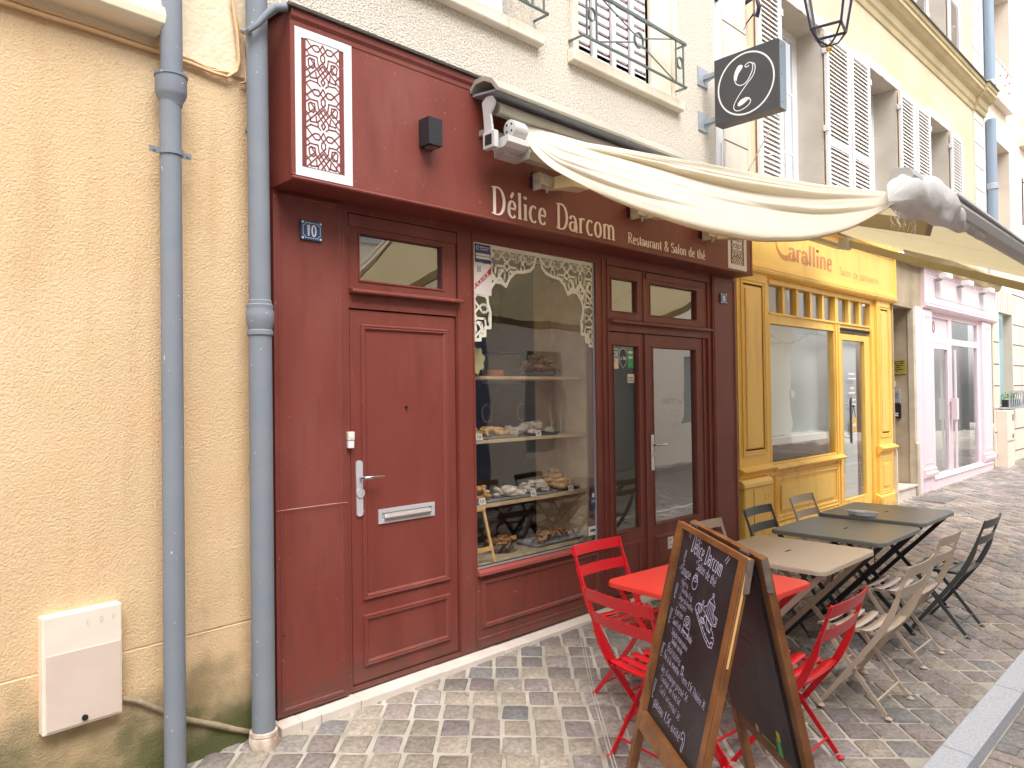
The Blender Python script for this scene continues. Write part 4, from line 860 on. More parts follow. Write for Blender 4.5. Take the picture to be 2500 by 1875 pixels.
b = M(); b.box(5.05, 6.1, .75, .77, .05, 2.2); tag(b.build('inner_screen', mat('pale_screen', s2l((150, 150, 140)), .8)), 'pale screen standing inside behind the wide door leaf', 'screen')

# window stickers and vinyl
LOB = [(3.747, 2.65), (3.725, 2.621), (3.703, 2.556), (3.668, 2.523), (3.60, 2.505), (3.526, 2.498), (3.473, 2.456), (3.433, 2.394), (3.389, 2.415), (3.333, 2.414), (3.285, 2.36), (3.263, 2.313), (3.268, 2.268), (3.289, 2.207), (3.286, 2.111), (3.241, 2.107), (3.24, 2.057), (3.198, 2.053), (3.197, 2.027), (3.142, 2.025)]
LOB2 = [(7.494-x, z) for x, z in LOB][::-1]
vy = M(); PV = lambda u, v, w: (u, .0285-w, v)
pa = LOB+[(3.142, 2.652)]; pb = [(4.352, 2.652)]+LOB2
for poly in (pa, pb):
    f_ = in_poly(poly); lattice(vy, 3.142, 2.02, 1.21, .632, .3025, .0078, PV, inside=f_, lift=.0002)
ribbon(vy, LOB, .011, PV, .0014); ribbon(vy, LOB2, .011, PV, .0014)
ribbon(vy, [(3.142, 2.640), (4.35, 2.640)], .014, PV, .002); ribbon(vy, [(3.15, 2.65), (3.15, 2.02)], .008, PV, .0021); ribbon(vy, [(4.345, 2.65), (4.345, 2.02)], .008, PV, .0021)
tag(vy.build('window_vinyl', mat('ivory_vinyl', s2l((240, 236, 220)), .6)), 'ivory strapwork vinyl arch stuck on the display window', 'decoration')
def rect(b, x0, x1, z0, z1, y, w=.0004): return b.add([(x0, y, z0), (x1, y, z0), (x1, y, z1), (x0, y, z1)], [(0, 1, 2, 3)])
NAVY = mat('navy_print', s2l((52, 72, 120)), .5); REDP = mat('red_print', s2l((190, 34, 44)), .5); PAP = mat('paper_white', s2l((236, 228, 226)), .6); PNKP = mat('pink_print', s2l((232, 200, 206)), .6)
lt = thing('sticker', 'navy notice sticker above the licence sticker in the display window corner', 'sticker', (3.2, .024, 2.6))
b = M(); rect(b, 3.156, 3.295, 2.527, 2.645, .0255); b.build('sheet', NAVY, lt)
b = M(); rect(b, 3.166, 3.288, 2.57, 2.586, .0248); rect(b, 3.166, 3.288, 2.55, 2.566, .0248); write(b, 'Etablissement sous', lambda u, v, w: (3.205+u, .0248-w, 2.624+v), .009, .2, .2, width=.08); write(b, 'videoprotection', lambda u, v, w: (3.205+u, .0248-w, 2.61+v), .009, .2, .2, width=.07); ribbon(b, arc(3.182, 2.62, .012, .012, 0, 300), .0025, lambda u, v, w: (u, .0248-w, v)); b.build('print', PAP, lt)
lt = thing('sticker', 'white licence sticker with a red diagonal band in the display window', 'sticker', (3.2, .024, 2.4))
b = M(); rect(b, 3.156, 3.300, 2.318, 2.522, .0255); b.build('sheet', PAP, lt)
b = M(); b.add([(3.157, .0248, 2.350), (3.157, .0248, 2.385), (3.299, .0248, 2.505), (3.299, .0248, 2.462)], [(0, 3, 2, 1)]); b.build('band', REDP, lt)
b = M(); write(b, 'LICENCE', lambda u, v, w: (3.164+u, .024-w, 2.358+v), .026, .18, .22, width=.155, angle=radians(40)); b.build('lettering', PAP, lt)
b = M()
for k in range(3): rect(b, 3.178+k*.011, 3.183+k*.011, 2.463, 2.503, .0248)
b.build('numeral', BLK, lt)
lt = thing('sticker', 'small white trade sticker at the bottom right corner of the display window', 'sticker', (4.3, .024, .66))
b = M(); rect(b, 4.252, 4.345, .615, .682, .0255); b.build('sheet', PAP, lt); b = M(); write(b, 'Aximea', lambda u, v, w: (4.272+u, .0248-w, .642+v), .024, .2, .24, width=.06); rect(b, 4.315, 4.335, .628, .632, .0248); b.build('lettering', NAVY, lt)
lt = thing('sticker', 'oval navy sticker above the white trade sticker in the display window', 'sticker', (4.3, .024, .88))
b = M(); b.add([(4.315+.033*cos(t), .0255, .875+.07*sin(t)) for t in [i*pi/12 for i in range(24)]], [tuple(range(24))]); b.build('sheet', NAVY, lt)
b = M(); rect(b, 4.303, 4.327, .895, .925, .0248); rect(b, 4.292, 4.338, .87, .874, .0248); rect(b, 4.292, 4.338, .858, .862, .0248); b.build('print', PAP, lt)
lt = thing('sticker', 'white payment card sticker on the narrow door glass', 'sticker', (4.66, .05, 1.95))
b = M(); rect(b, 4.604, 4.684, 1.862, 2.02, .0535); b.build('sheet', PAP, lt); b = M(); rect(b, 4.61, 4.678, 1.945, 2.01, .0528); b.build('blue_square', mat('cyan_print', s2l((60, 140, 180)), .5), lt); b = M(); rect(b, 4.61, 4.64, 1.915, 1.94, .0528); b.build('yellow_square', mat('yellow_print', s2l((220, 190, 40)), .5), lt)
b = M(); write(b, 'CB', lambda u, v, w: (4.617+u, .0522-w, 1.96+v), .035, .25, .25, width=.055); b.build('lettering', PAP, lt)
lt = thing('sticker', 'dark green shield-shaped sticker in the middle of the narrow door glass', 'sticker', (4.74, .05, 1.93))
S1 = [(4.745, 1.872)]+[(4.745+.048*cos(t), 1.955+.065*sin(t)) for t in [radians(-40+i*20) for i in range(14)]]
b = M(); b.add([(x, .0536, z) for x, z in [(4.745+(x-4.745)*1.12, 1.945+(z-1.945)*1.1) for x, z in S1]], [tuple(range(len(S1)))]); b.build('rim', PAP, lt)
b = M(); b.add([(x, .053, z) for x, z in S1], [tuple(range(len(S1)))]); b.build('sheet', mat('dark_green_print', s2l((38, 62, 66)), .5), lt)
b = M(); write(b, 'swile', lambda u, v, w: (4.710+u, .0524-w, 1.935+v), .03, .2, .25, width=.07); b.build('lettering', PAP, lt)
lt = thing('sticker', 'bright green voucher sticker at the right of the narrow door glass', 'sticker', (4.86, .05, 1.93))
b = M(); rect(b, 4.806, 4.882, 1.872, 2.02, .0535); b.build('sheet', mat('green_print', s2l((70, 180, 120)), .5), lt); b = M(); rect(b, 4.815, 4.872, 1.985, 2.005, .0528); rect(b, 4.815, 4.872, 1.945, 1.963, .0528); b.build('print', PAP, lt)
lt = thing('sticker', 'small white notice below the green sticker on the narrow door glass', 'sticker', (4.85, .05, 1.78))
b = M(); rect(b, 4.80, 4.885, 1.752, 1.822, .0535); b.build('sheet', PAP, lt); b = M()
for k in range(4): rect(b, 4.81+k*.018, 4.822+k*.018, 1.785, 1.797, .0528); rect(b, 4.81+k*.018, 4.822+k*.018, 1.763, 1.775, .0528)
b.build('print', GRN, lt)
lt = thing('opening_hours', 'white vinyl opening hours lettering on the wide door glass', 'lettering', (5.45, .05, 1.55))
b = M(); write(b, 'HORAIRES', lambda u, v, w: (5.285+u, .0535-w, 1.572+v), .05, .06, .16, width=.30); b.build('heading', PAP, lt); b = M()
for k, (x, wd) in enumerate(((5.50, .09), (5.48, .14), (5.50, .1), (5.47, .15), (5.50, .1))): write(b, ['12h', 'mardi au samedi', '10h', 'dimanche', '19h'][k] .replace('9', '0'), (lambda x, k: lambda u, v, w: (x-.09+u, .0535-w, 1.5-k*.035+v))(x, k), .014, .14, .16, width=wd)
b.build('lines', PAP, lt)
lt = thing('sticker', 'small white label low on the wide door panel', 'sticker', (5.33, .02, .4))
b = M(); b.box(5.29, 5.375, .0265, .028, .355, .455); b.build('sheet', PAP, lt); b = M(); write(b, 'Noces', lambda u, v, w: (5.3+u, .0262-w, .425+v), .012, .2, .2, width=.05); rect(b, 5.3, 5.36, .385, .389, .026); b.build('print', GRN, lt)

# house number plates, bell, wall lamp
def number_plate(x0, x1, z0, z1, label):
    t = thing('house_number_plate', label, 'sign', ((x0+x1)/2, -.01, z0), 'blue number 10 plates'); c = .014
    b = M(); b.box(x0, x1, -.016, -.004, z0, z1); b.build('plate', BLU, t, bevel=.003)
    b = M(); PP = lambda u, v, w: (u, -.0165-w, v); w_, h_ = x1-x0, z1-z0; k = .012; g = .026
    ribbon(b, [(x0+g, z1-k), (x1-g, z1-k)], .0012, PP); ribbon(b, [(x0+g, z0+k), (x1-g, z0+k)], .0012, PP); ribbon(b, [(x0+k, z0+g), (x0+k, z1-g)], .0012, PP); ribbon(b, [(x1-k, z0+g), (x1-k, z1-g)], .0012, PP)
    for (cx, cz, a0) in ((x0+k, z0+k, 0), (x1-k, z0+k, 90), (x1-k, z1-k, 180), (x0+k, z1-k, 270)): ribbon(b, arc(cx, cz, g-k, g-k, a0, a0+90), .0012, PP)
    b.build('border', WEN, t)
    b = M(); write(b, '10', lambda u, v, w: (x0+.031+u, -.0168-w, z0+.022+v), h_-.044, .08, .17, width=w_-.06, serif=0, sp=.1); b.build('digits', WEN, t)
    b = M()
    for cx in (x0+.01, x1-.01):
        for cz in (z0+.01, z1-.01): b.lathe([(.0001, -.004), (.005, -.003), (.007, 0)], (cx, -.0165, cz), 10, 'y')
    b.build('screw', WEN, t)
number_plate(1.915, 2.038, 2.495, 2.597, 'blue enamel number 10 plate on the left maroon pilaster')
number_plate(6.150, 6.262, 2.482, 2.578, 'blue enamel number 10 plate on the right maroon pilaster')
t = thing('doorbell', 'cream doorbell on the frame left of the maroon door', 'doorbell', (2.2, 0, 1.38))
b = M(); b.box(2.187, 2.225, -.016, .011, 1.437, 1.482); b.build('button_plate', BOX, t, bevel=.003); b = M(); b.box(2.188, 2.224, -.012, .011, 1.393, 1.434); b.build('name_plate', WHT, t, bevel=.002); b = M(); b.box(2.196, 2.216, -.018, -.015, 1.450, 1.464); b.build('button', WHT, t, bevel=.002)
t = thing('wall_lamp', 'black square up-down lamp fixed on the maroon signboard', 'lamp', (2.6, -.2, 3.07))
b = M(); b.box(2.545, 2.640, -.295, -.2, 3.068, 3.222); b.build('housing', BLK, t, bevel=.002)
b = M(); b.lathe([(.001, .0), (.034, 0), (.036, -.004), (.028, -.004), (.026, -.001)], (2.592, -.248, 3.068), 24); b.build('lens_ring', mat('brown_ring', s2l((120, 96, 90)), .4), t, smooth=True)
# spotlights
def spot(x, z, label):
    t = thing('spotlight', label, 'spotlight', (x, -.2, z), 'cream adjustable spotlights on the signboard')
    b = M(); b.box(x-.02, x+.015, -.225, -.2, z-.04, z+.03); b.tube([(x-.02, -.2, z+.03), (x-.03, -.23, z+.06), (x, -.22, z+.05)], .007, 6); b.build('base', IRB, t, bevel=.003)
    b = M(); b.prism([(x-.03, z-.035), (x+.07, z-.045), (x+.09, z-.01), (x+.08, z+.03), (x-.02, z+.035)], .07, 'y', -.31); b.box(x-.035, x-.025, -.31, -.24, z-.07, z+.04); b.box(x+.04, x+.05, -.3, -.28, z-.08, z-.04); b.build('body', mat('dirty_cream_casting', s2l((206, 192, 178)), .6, var=.8, vscale=20), t, bevel=.004)
    b = M(); a = [(x+.09, -.32, z-.05), (x+.09, -.25, z-.05), (x+.09, -.25, z+.03), (x+.09, -.32, z+.03)]; c = [(x+.17, -.41, z-.035), (x+.17, -.27, z-.035), (x+.17, -.27, z+.055), (x+.17, -.41, z+.055)]; d = [(x+.33, -.40, z-.03), (x+.33, -.31, z-.03), (x+.28, -.31, z+.05), (x+.28, -.40, z+.05)]
    b.add(a+c+d, [(0, 1, 2, 3)]+[(k, 4+k, 4+(k+1) % 4, (k+1) % 4) for k in range(4)]+[(4+k, 8+k, 8+(k+1) % 4, 4+(k+1) % 4) for k in range(4)]+[(11, 10, 9, 8)]); b.build('hood', mat('cream_hood', s2l((226, 206, 170)), .5), t, bevel=.003)
spot(3.46, 3.045, 'cream spotlight over the capital D of the shop name, fully in view')
spot(4.50, 3.02, 'cream spotlight over the word Restaurant, half under the awning')
spot(5.50, 3.00, 'cream spotlight near the right lattice panel, mostly behind the awning')
# ================================================================ AWNING
aw = thing('awning', 'sagging cream folding-arm awning over the maroon shop terrace', 'awning', (4.9, -.3, 3.35))
def interp(T, y):
    for (a, b), (c, d) in zip(T, T[1:]):
        if (y-a)*(y-c) <= 0: return b+(d-b)*(y-a)/(c-a)
    return T[0][1] if abs(y-T[0][0]) < abs(y-T[-1][0]) else T[-1][1]
EDGE = [(-.322, 3.346), (-.457, 3.14), (-.60, 3.0), (-.81, 2.864), (-1.05, 2.72), (-1.277, 2.602), (-1.5, 2.50), (-1.676, 2.429), (-1.888, 2.36), (-2.124, 2.328), (-2.32, 2.352), (-2.47, 2.42)]
RIDG = [(-.322, 3.35), (-.631, 3.20), (-1.007, 3.055), (-1.371, 2.905), (-1.76, 2.745), (-2.067, 2.625), (-2.47, 2.50)]
ROWS = 72; YS = [-.322-(2.148)*i/ROWS for i in range(ROWS+1)]
XR = 8.38
TS = [i/44 for i in range(45)]; DS = [.05, .11, .18, .27, .4, .6, .9, 1.4, 2.1, 2.9, 3.7, 4.4, 4.93]
CREASE = [(.08, .10, .022, .026), (.20, .05, .014, .02), (.31, .10, .032, .032), (.44, -.03, .018, .022), (.60, .08, .040, .042), (.72, .03, .014, .02), (.83, -.06, .020, .024)]
def fabric():
    vs = []
    for i, y in enumerate(YS):
        v = i/ROWS; ze = interp(EDGE, y); zr = interp(RIDG, y)
        ze = (interp(EDGE, min(-.322, y+.05))+ze+interp(EDGE, max(-2.47, y-.05)))/3 if .04 < v < .98 else ze
        zp = 3.36+(2.50-3.36)*v; amp = max(0, sin(pi*v))**.6
        for t in TS:
            z = ze+(zr-ze)*(1-(1-t)**1.5); x = 3.18+.27*(t**.85)
            d = .034*sin(2.6*(t*2.2+v*1.5-.4))*amp*(t > .02)
            for tc, sl_, dep, wd in CREASE:
                c = tc+sl_*sin(pi*v)+.03*sin(9*v+tc*20); d -= dep*math.exp(-((t-c)/wd)**2)*amp*(.55+.45*sin(5*v+tc*9)); d += dep*.7*math.exp(-((t-c-wd*1.4)/wd)**2)*amp*(.6+.4*sin(5*v+tc*9))
            k = noise.noise(Vector((t*6, v*3.2, 5)))*.014*amp+noise.noise(Vector((t*22, v*7, 9)))*.005*amp
            x -= d+k; z += .25*(d+k)
            vs.append((x, y, z))
        for dd_ in DS:
            t = dd_/(XR-3.45); k = min(1, dd_/.75); k = k*k*(3-2*k)
            z = zr+(zp-zr)*k-.035*sin(pi*t)*sin(pi*v)+.010*sin(5*dd_+7*v)*max(0, 1-dd_)*sin(pi*v)+.003*noise.noise(Vector((dd_*3, y*3, 1)))
            vs.append((3.45+dd_, y, z))
    n = len(TS)+len(DS)
    return vs, [(i*n+j, i*n+j+1, (i+1)*n+j+1, (i+1)*n+j) for i in range(ROWS) for j in range(n-1)], n
vs, fs_, nU = fabric()
b = M(); b.add(vs, fs_); fb = b.build('fabric', FBR, aw, smooth=True)
sb_ = fb.modifiers.new('sub', 'SUBSURF'); sb_.levels = 1; sb_.render_levels = 1
so_ = fb.modifiers.new('thick', 'SOLIDIFY'); so_.thickness = .0025
b = M(); E_ = [Vector(vs[i*nU]) for i in range(ROWS+1)]
for a, c in zip(E_, E_[1:]):
    o = Vector((.004, 0, -.004)); b.add([a+o, c+o, c+Vector((.03, 0, .008)), a+Vector((.03, 0, .008))], [(0, 1, 2, 3)])
b.build('hem', HEM, fb)
for u in (4.45, 5.65, 7.0):
    b = M()
    for i in range(ROWS):
        v0, v1 = i/ROWS, (i+1)/ROWS
        y0, y1 = YS[i], YS[i+1]; t = (u-3.45)/4.93
        z0 = 3.36-.86*v0-.035*sin(pi*t)*sin(pi*v0)-.006; z1 = 3.36-.86*v1-.035*sin(pi*t)*sin(pi*v1)-.006
        b.add([(u, y0, z0), (u+.012, y0, z0), (u+.012, y1, z1), (u, y1, z1)], [(0, 1, 2, 3)])
    b.build('seam', HEM, fb)
# cover hood along the signboard top
b = M(); pr = [(-.20, 3.50), (-.25, 3.545), (-.33, 3.545), (-.40, 3.51), (-.455, 3.44), (-.45, 3.425), (-.43, 3.43), (-.39, 3.482), (-.33, 3.515), (-.25, 3.515), (-.205, 3.475)]
b.prism(pr, 8.45-2.93, 'x', 2.93); b.build('cover', ALU, aw, bevel=.002)
b = M(); b.prism([(-.205, 3.475), (-.40, 3.45), (-.40, 3.44), (-.205, 3.46)], 5.45, 'x', 2.95); b.build('cover_underside', GALV, aw)
b = M(); b.tube([(3.02, -.33, 3.375), (8.4, -.33, 3.375)], .04, 18); b.build('roller', ALU, aw, smooth=True)
b = M(); b.prism([(-.20, 3.27), (-.27, 3.27), (-.27, 3.235), (-.20, 3.235)], 5.4, 'x', 3.0); b.build('back_bar', ALU, aw, bevel=.003)
b = M(); b.prism([(-.27, 3.41), (-.31, 3.435), (-.36, 3.43), (-.385, 3.39), (-.365, 3.35), (-.345, 3.33), (-.365, 3.20), (-.385, 3.13), (-.31, 3.12), (-.29, 3.22), (-.28, 3.34)], .016, 'x', 2.962)
b.box(2.94, 2.975, -.40, -.30, 3.115, 3.215); b.build('end_plate', AWH, aw, bevel=.004)
b = M(); b.box(2.937, 2.94, -.378, -.322, 3.135, 3.195); b.build('dark_socket', BLK, aw)
b = M(); b.lathe([(.001, -.004), (.045, -.002), (.05, .0), (.05, .10), (.04, .12)], (3.055, -.41, 3.245), 28, 'x')
b.prism([(-.45, 3.185), (-.36, 3.18), (-.30, 3.16), (-.32, 3.12), (-.42, 3.125), (-.45, 3.15)], .18, 'x', 3.0); b.box(3.06, 3.24, -.36, -.27, 3.10, 3.16); smooth_angle(b.build('arm_joint', AWH, aw))
b = M()
for a in (45, 135, 225, 315): b.lathe([(.0001, -.001), (.007, 0), (.007, .004)], (3.050, -.41+.028*cos(radians(a)), 3.245+.028*sin(radians(a))), 8, 'x')
b.build('screw', BLK, aw)
b = M(); b.prism([(-.46, 3.12), (-.43, 3.17), (-.36, 3.18), (-.34, 3.12), (-.38, 3.08), (-.44, 3.08)], .55, 'x', 3.18); b.build('arm', ALU, aw, bevel=.003)
# folding arms
AR = mat('beige_arm_paint', s2l((186, 174, 138)), .5)
def armseg(pts): 
    b = M()
    for p, q in zip(pts, pts[1:]):
        d = (Vector(q)-Vector(p)); L = d.length/2; d.normalize(); s = d.cross(Vector((0, 0, 1))).normalized(); b.obox((Vector(p)+Vector(q))/2, d*L, s*.024, d.cross(s)*.036)
    b.build('arm', AR, aw, bevel=.004)
armseg([(3.4, -.36, 3.2), (4.2, -1.25, 2.84)]); armseg([(4.2, -1.25, 2.84), (3.9, -2.40, 2.44)])
armseg([(8.22, -.36, 3.26), (8.26, -1.30, 2.87)]); armseg([(8.26, -1.30, 2.87), (8.22, -2.42, 2.42)])
b = M(); b.box(8.15, 8.28, -.40, -.30, 3.20, 3.31); b.box(8.13, 8.30, -.38, -.34, 3.19, 3.21); b.build('elbow', AWH, aw, bevel=.006)
b = M(); pr = [(-2.42, 2.445), (-2.46, 2.43), (-2.50, 2.445), (-2.515, 2.50), (-2.50, 2.545), (-2.44, 2.56), (-2.42, 2.54)]
b.prism([(y, 2.5+(z-2.5)*.74) for y, z in pr], 8.45-3.3, 'x', 3.3); b.v = [Vector((v.x, v.y, v.z+.02-.032*(v.x-4.4)*(v.x < 6.2)-.0576*(v.x >= 6.2))) for v in b.v]; b.build('front_bar', mat('grey_front_bar', s2l((186, 183, 180)), .5, .1), aw, bevel=.002)
b = M(); b.add([(3.9, -2.52, 2.583), (3.9, -2.43, 2.586), (6.2, -2.43, 2.512), (6.2, -2.52, 2.509), (3.9, -2.52, 2.595), (3.9, -2.43, 2.598), (6.2, -2.43, 2.524), (6.2, -2.52, 2.521)], [(0, 1, 2, 3), (4, 7, 6, 5), (0, 4, 5, 1), (2, 6, 7, 3), (0, 3, 7, 4)]); b.build('valance_strip', WHT, aw)
# torn cloth sleeve bunched round the left end of the front bar
def sleeve():
    b = M(); N = 44; K = 22; vs = []
    for i in range(N+1):
        t = i/N; x = 3.17+1.36*t
        r = (.045+.047*sin(pi*min(1, t*1.4))**.8)*(1-.45*max(0, t-.55)/.45); 
        for k in range(K):
            a = 2*pi*k/K; n1 = noise.noise(Vector((x*3.2, cos(a)*1.2, sin(a)*1.2))); n2 = noise.noise(Vector((x*11, cos(a)*3, sin(a)*3)))
            rr = r*(1+.38*n1+.22*n2+.10*sin(x*26+3*cos(a)))
            dz = 0
            if sin(a) < -.3: dz = -.055*max(0, noise.noise(Vector((x*4.5, 7, 2)))+.25)*(1 if t < .8 else .2)
            yy = -2.465+rr*.85*cos(a); zz = 2.495+.03*sin(pi*t)+rr*sin(a)+dz
            cl = min(1, t/.10); cl = cl*(2-cl)*.97+.03; yy = -2.455+(yy+2.455)*cl; zz = 2.425+(zz-2.425)*(cl*.8+.2) if t < .10 else zz
            zz -= .03*max(0, x-4.1)
            vs.append((x, yy, zz))
    b.add(vs, [(i*K+k, i*K+(k+1) % K, (i+1)*K+(k+1) % K, (i+1)*K+k) for i in range(N) for k in range(K)])
    o = b.build('torn_sleeve', SLK, aw, smooth=True); s = o.modifiers.new('s', 'SUBSURF'); s.levels = 1; s.render_levels = 1
    b = M(); rr = random.Random(4)
    for i in range(12):
        x = 3.2+rr.random()*.25; p = [(x, -2.47, 2.40)]; 
        for k in range(5): p.append((p[-1][0]+rr.uniform(-.012, .012), p[-1][1]+rr.uniform(-.01, .01), p[-1][2]-rr.uniform(.005, .022)))
        b.tube(p, .0007, 4)
    b.build('loose_threads', SLK, aw)
sleeve()

# ================================================================ ROUND-LOGO PROJECTING SIGN
sg = thing('projecting_sign', 'charcoal square box sign with a white ring and looped spoon logo', 'sign', (6.1, -.3, 4.1))
b = M(); b.box(6.08, 6.215, -.638, -.028, 4.10, 4.70); b.build('box', SGN, sg, bevel=.002)
b = M(); b.box(6.10, 6.215, -.643, -.6385, 4.105, 4.695); b.build('edge_band', mat('sign_edge_grey', s2l((140, 152, 160)), .4, .3), sg)
b = M()
for z in (4.16, 4.4, 4.64): b.lathe([(.0001, -.003), (.005, -.002), (.006, .0)], (6.13, -.643, z), 8, 'y')
b.build('screw', DRK, sg)
b = M(); PS = lambda u, v, w: (6.0797-w, -.028-u*.61, 4.10+v*.60)
def pen(b, pts, widths, lift):
    N = len(pts); L = []; R = []
    for i, p in enumerate(pts):
        a, c = pts[max(0, i-1)], pts[min(N-1, i+1)]; dx, dy = c[0]-a[0], c[1]-a[1]; d = math.hypot(dx, dy) or 1; h = widths(i/(N-1))/2
        L.append((p[0]-dy/d*h, p[1]+dx/d*h)); R.append((p[0]+dy/d*h, p[1]-dx/d*h))
    b.add([PS(x, y, lift) for x, y in L]+[PS(x, y, lift) for x, y in R], [(i, i+1, N+i+1, N+i) for i in range(N-1)])
def smoothpts(P, n=8):
    out = []
    for i in range(len(P)-1):
        p0, p1, p2, p3 = P[max(0, i-1)], P[i], P[i+1], P[min(len(P)-1, i+2)]
        for k in range(n):
            t = k/n; out.append(tuple(.5*((2*p1[j])+(-p0[j]+p2[j])*t+(2*p0[j]-5*p1[j]+4*p2[j]-p3[j])*t*t+(-p0[j]+3*p1[j]-3*p2[j]+p3[j])*t**3) for j in range(2)))
    return out+[P[-1]]
pen(b, [(.5+.435*cos(t), .5+.45*sin(t)) for t in [i*2*pi/72 for i in range(73)]], lambda t: .024, .0006)
pen(b, smoothpts([(.46, .77), (.40, .79), (.345, .72), (.325, .62), (.36, .53), (.44, .49), (.52, .52), (.58, .60), (.615, .68), (.61, .76), (.56, .79), (.50, .765), (.515, .735), (.56, .745)]), lambda t: .014 if t > .15 else .014, .001)
pen(b, smoothpts([(.60, .765), (.64, .75), (.655, .68), (.62, .58), (.54, .50), (.46, .42), (.38, .33), (.315, .23), (.32, .16), (.38, .125), (.47, .135), (.55, .175), (.575, .235), (.52, .275), (.46, .275)]), lambda t: .014, .0014)
b.add([PS(x, y, .0018) for x, y in [(.45, .79), (.465, .76), (.44, .72), (.40, .68), (.375, .63), (.36, .57), (.335, .60), (.328, .66), (.345, .72), (.38, .775), (.42, .80)]], [tuple(range(11))])
b.add([PS(x, y, .0022) for x, y in [(.56, .275), (.50, .295), (.42, .275), (.375, .235), (.37, .20), (.40, .185), (.46, .20), (.52, .235), (.565, .262)]], [tuple(range(9))])
b.build('logo', WHT, sg)
b = M()
for z in (4.18, 4.60):
    b.box(6.03, 6.20, .107, .12, z-.085, z+.085); b.box(6.115, 6.155, -.03, .11, z-.02, z+.02)
    b.add([(6.13, .107, z-.06), (6.13, -.02, z-.02), (6.14, -.02, z-.02), (6.14, .107, z-.06), (6.13, .107, z-.02), (6.14, .107, z-.02)], [(0, 1, 2, 3), (0, 4, 1), (3, 2, 5)])
b.build('bracket', GALV, sg)

# ================================================================ OCHRE-TRIMMED BUILDING over the yellow and pink shops
ob_ = thing('building', 'pale ochre building with white louvred shutters above the yellow shop', 'building', (11, .12, 0))
OP = [(7.64, 8.84), (10.24, 11.40), (12.78, 13.90)]
b = M(); holes = [(a, c, 4.02 if i else 3.70, 5.98) for i, (a, c) in enumerate(OP)]
h2 = [(a, c, 7.30, 9.6) for a, c in OP[1:]]+[(15.0, 15.2, 20, 21)]
b.wall(6.925, 15.43, 3.50, 11, .12, holes+h2); b.wall(16.50, 16.575, -.2, 3.5, .12, [])
b.build('wall', OCH, ob_)
b = M(); b.wall(11.07, 12.32, 2.862, 3.52, .118, []); b.box(11.07, 12.0, .118, 1.6, 2.855, 2.862); b.build('passage_lintel', PSG, ob_)
for (a, c, z0, z1) in holes+h2[:2]:
    b = M(); e = .50; b.add([(a, .12, z0), (c, .12, z0), (c, .12, z1), (a, .12, z1), (a, e, z0), (c, e, z0), (c, e, z1), (a, e, z1)], [(0, 4, 5, 1), (1, 5, 6, 2), (2, 6, 7, 3), (3, 7, 4, 0)])
    b.build('reveal', REV, ob_)
    b = M(); b.box(a-.06, c+.14, .105, .1195, z1, z1+.13); b.box((a+c)/2-.04, (a+c)/2+.06, .10, .118, z1, z1+.16)
    b.build('lintel', CRM, ob_, bevel=.003)
def casement(parent, a, c, z0, z1, y, curtain=True):
    o = M(); m_ = (a+c)/2; o.ring(a, c, z0, z1, y, [(0, 0), (0, .02), (.05, .02), (.055, -.0)]); o.ring(a+.055, m_, z0+.055, z1-.055, y, [(0, 0), (0, .012), (.05, .012), (.052, -.01)]); o.ring(m_, c-.055, z0+.055, z1-.055, y, [(0, 0), (0, .012), (.05, .012), (.052, -.01)])
    for zz in (z0+(z1-z0)*.36, z0+(z1-z0)*.68): o.box(a+.1, c-.1, y-.004, y+.004, zz-.012, zz+.012)
    w_ = o.build('window', WHT, parent)
    g = M(); g.add([(a+.05, y+.006, z0+.05), (c-.05, y+.006, z0+.05), (c-.05, y+.006, z1-.05), (a+.05, y+.006, z1-.05)], [(0, 1, 2, 3)]); g.build('glass', GLC, w_)
    g = M(); N = 40; vs = []
    for i in range(N+1):
        x = a+.06+(c-a-.12)*i/N; d = .03*sin(i*1.3)+.01*sin(i*3.1); vs += [(x, y+.12+d, z0+.05), (x, y+.12+d, z1-.05)]
    g.add(vs, [(2*i, 2*i+2, 2*i+3, 2*i+1) for i in range(N)]); g.build('curtain', mat('sheer_curtain', s2l((214, 212, 214)), .9), w_, smooth=True)
    g = M(); g.box(a, c, y+.3, y+.32, z0, z1); g.build('dark_room', INT, w_)
for (a, c, z0, z1) in holes+h2[:2]: casement(ob_, a, c, z0, z1, .45)
def shut(a, c, z0, z1, hingex, y=.06):
    b = M(); shutter(b, a, c, y, z0, z1, mid=z0+(z1-z0)*.42, st=.052, frame=.065, slope=1)
    o = b.build('shutter', WHT, ob_); b = M()
    for z in (z0+.25, (z0+z1)/2, z1-.25): b.box(hingex-.02, hingex+.02, y-.01, y+.05, z-.035, z+.035)
    b.tube([(a+.12, y-.015, z0+.5), (a+.2, y-.03, z0+.53)], .008, 6); b.build('hinge', WHT, o)
for (a, c, z0, z1, hx) in ((7.13, 7.66, 3.6, 5.99, 7.66), (8.84, 9.55, 3.6, 5.97, 8.84), (9.60, 10.23, 3.6, 5.97, 10.23), (11.41, 12.03, 3.6, 5.97, 11.41), (12.13, 12.77, 3.6, 5.97, 12.77), (13.91, 14.56, 3.6, 5.97, 13.91)): shut(a, c, z0, z1, hx)
for (a, c, hx) in ((9.60, 10.23, 10.23), (11.41, 12.03, 11.41), (12.13, 12.77, 12.77), (13.91, 14.56, 13.91)): shut(a, c, 7.25, 9.6, hx)
CP = [(.12, 6.72), (.10, 6.73), (.085, 6.80), (.06, 6.83), (.04, 6.93), (-.02, 6.97), (-.06, 7.02), (-.08, 7.03), (-.08, 7.09), (-.10, 7.10), (-.11, 7.155), (.12, 7.17)]
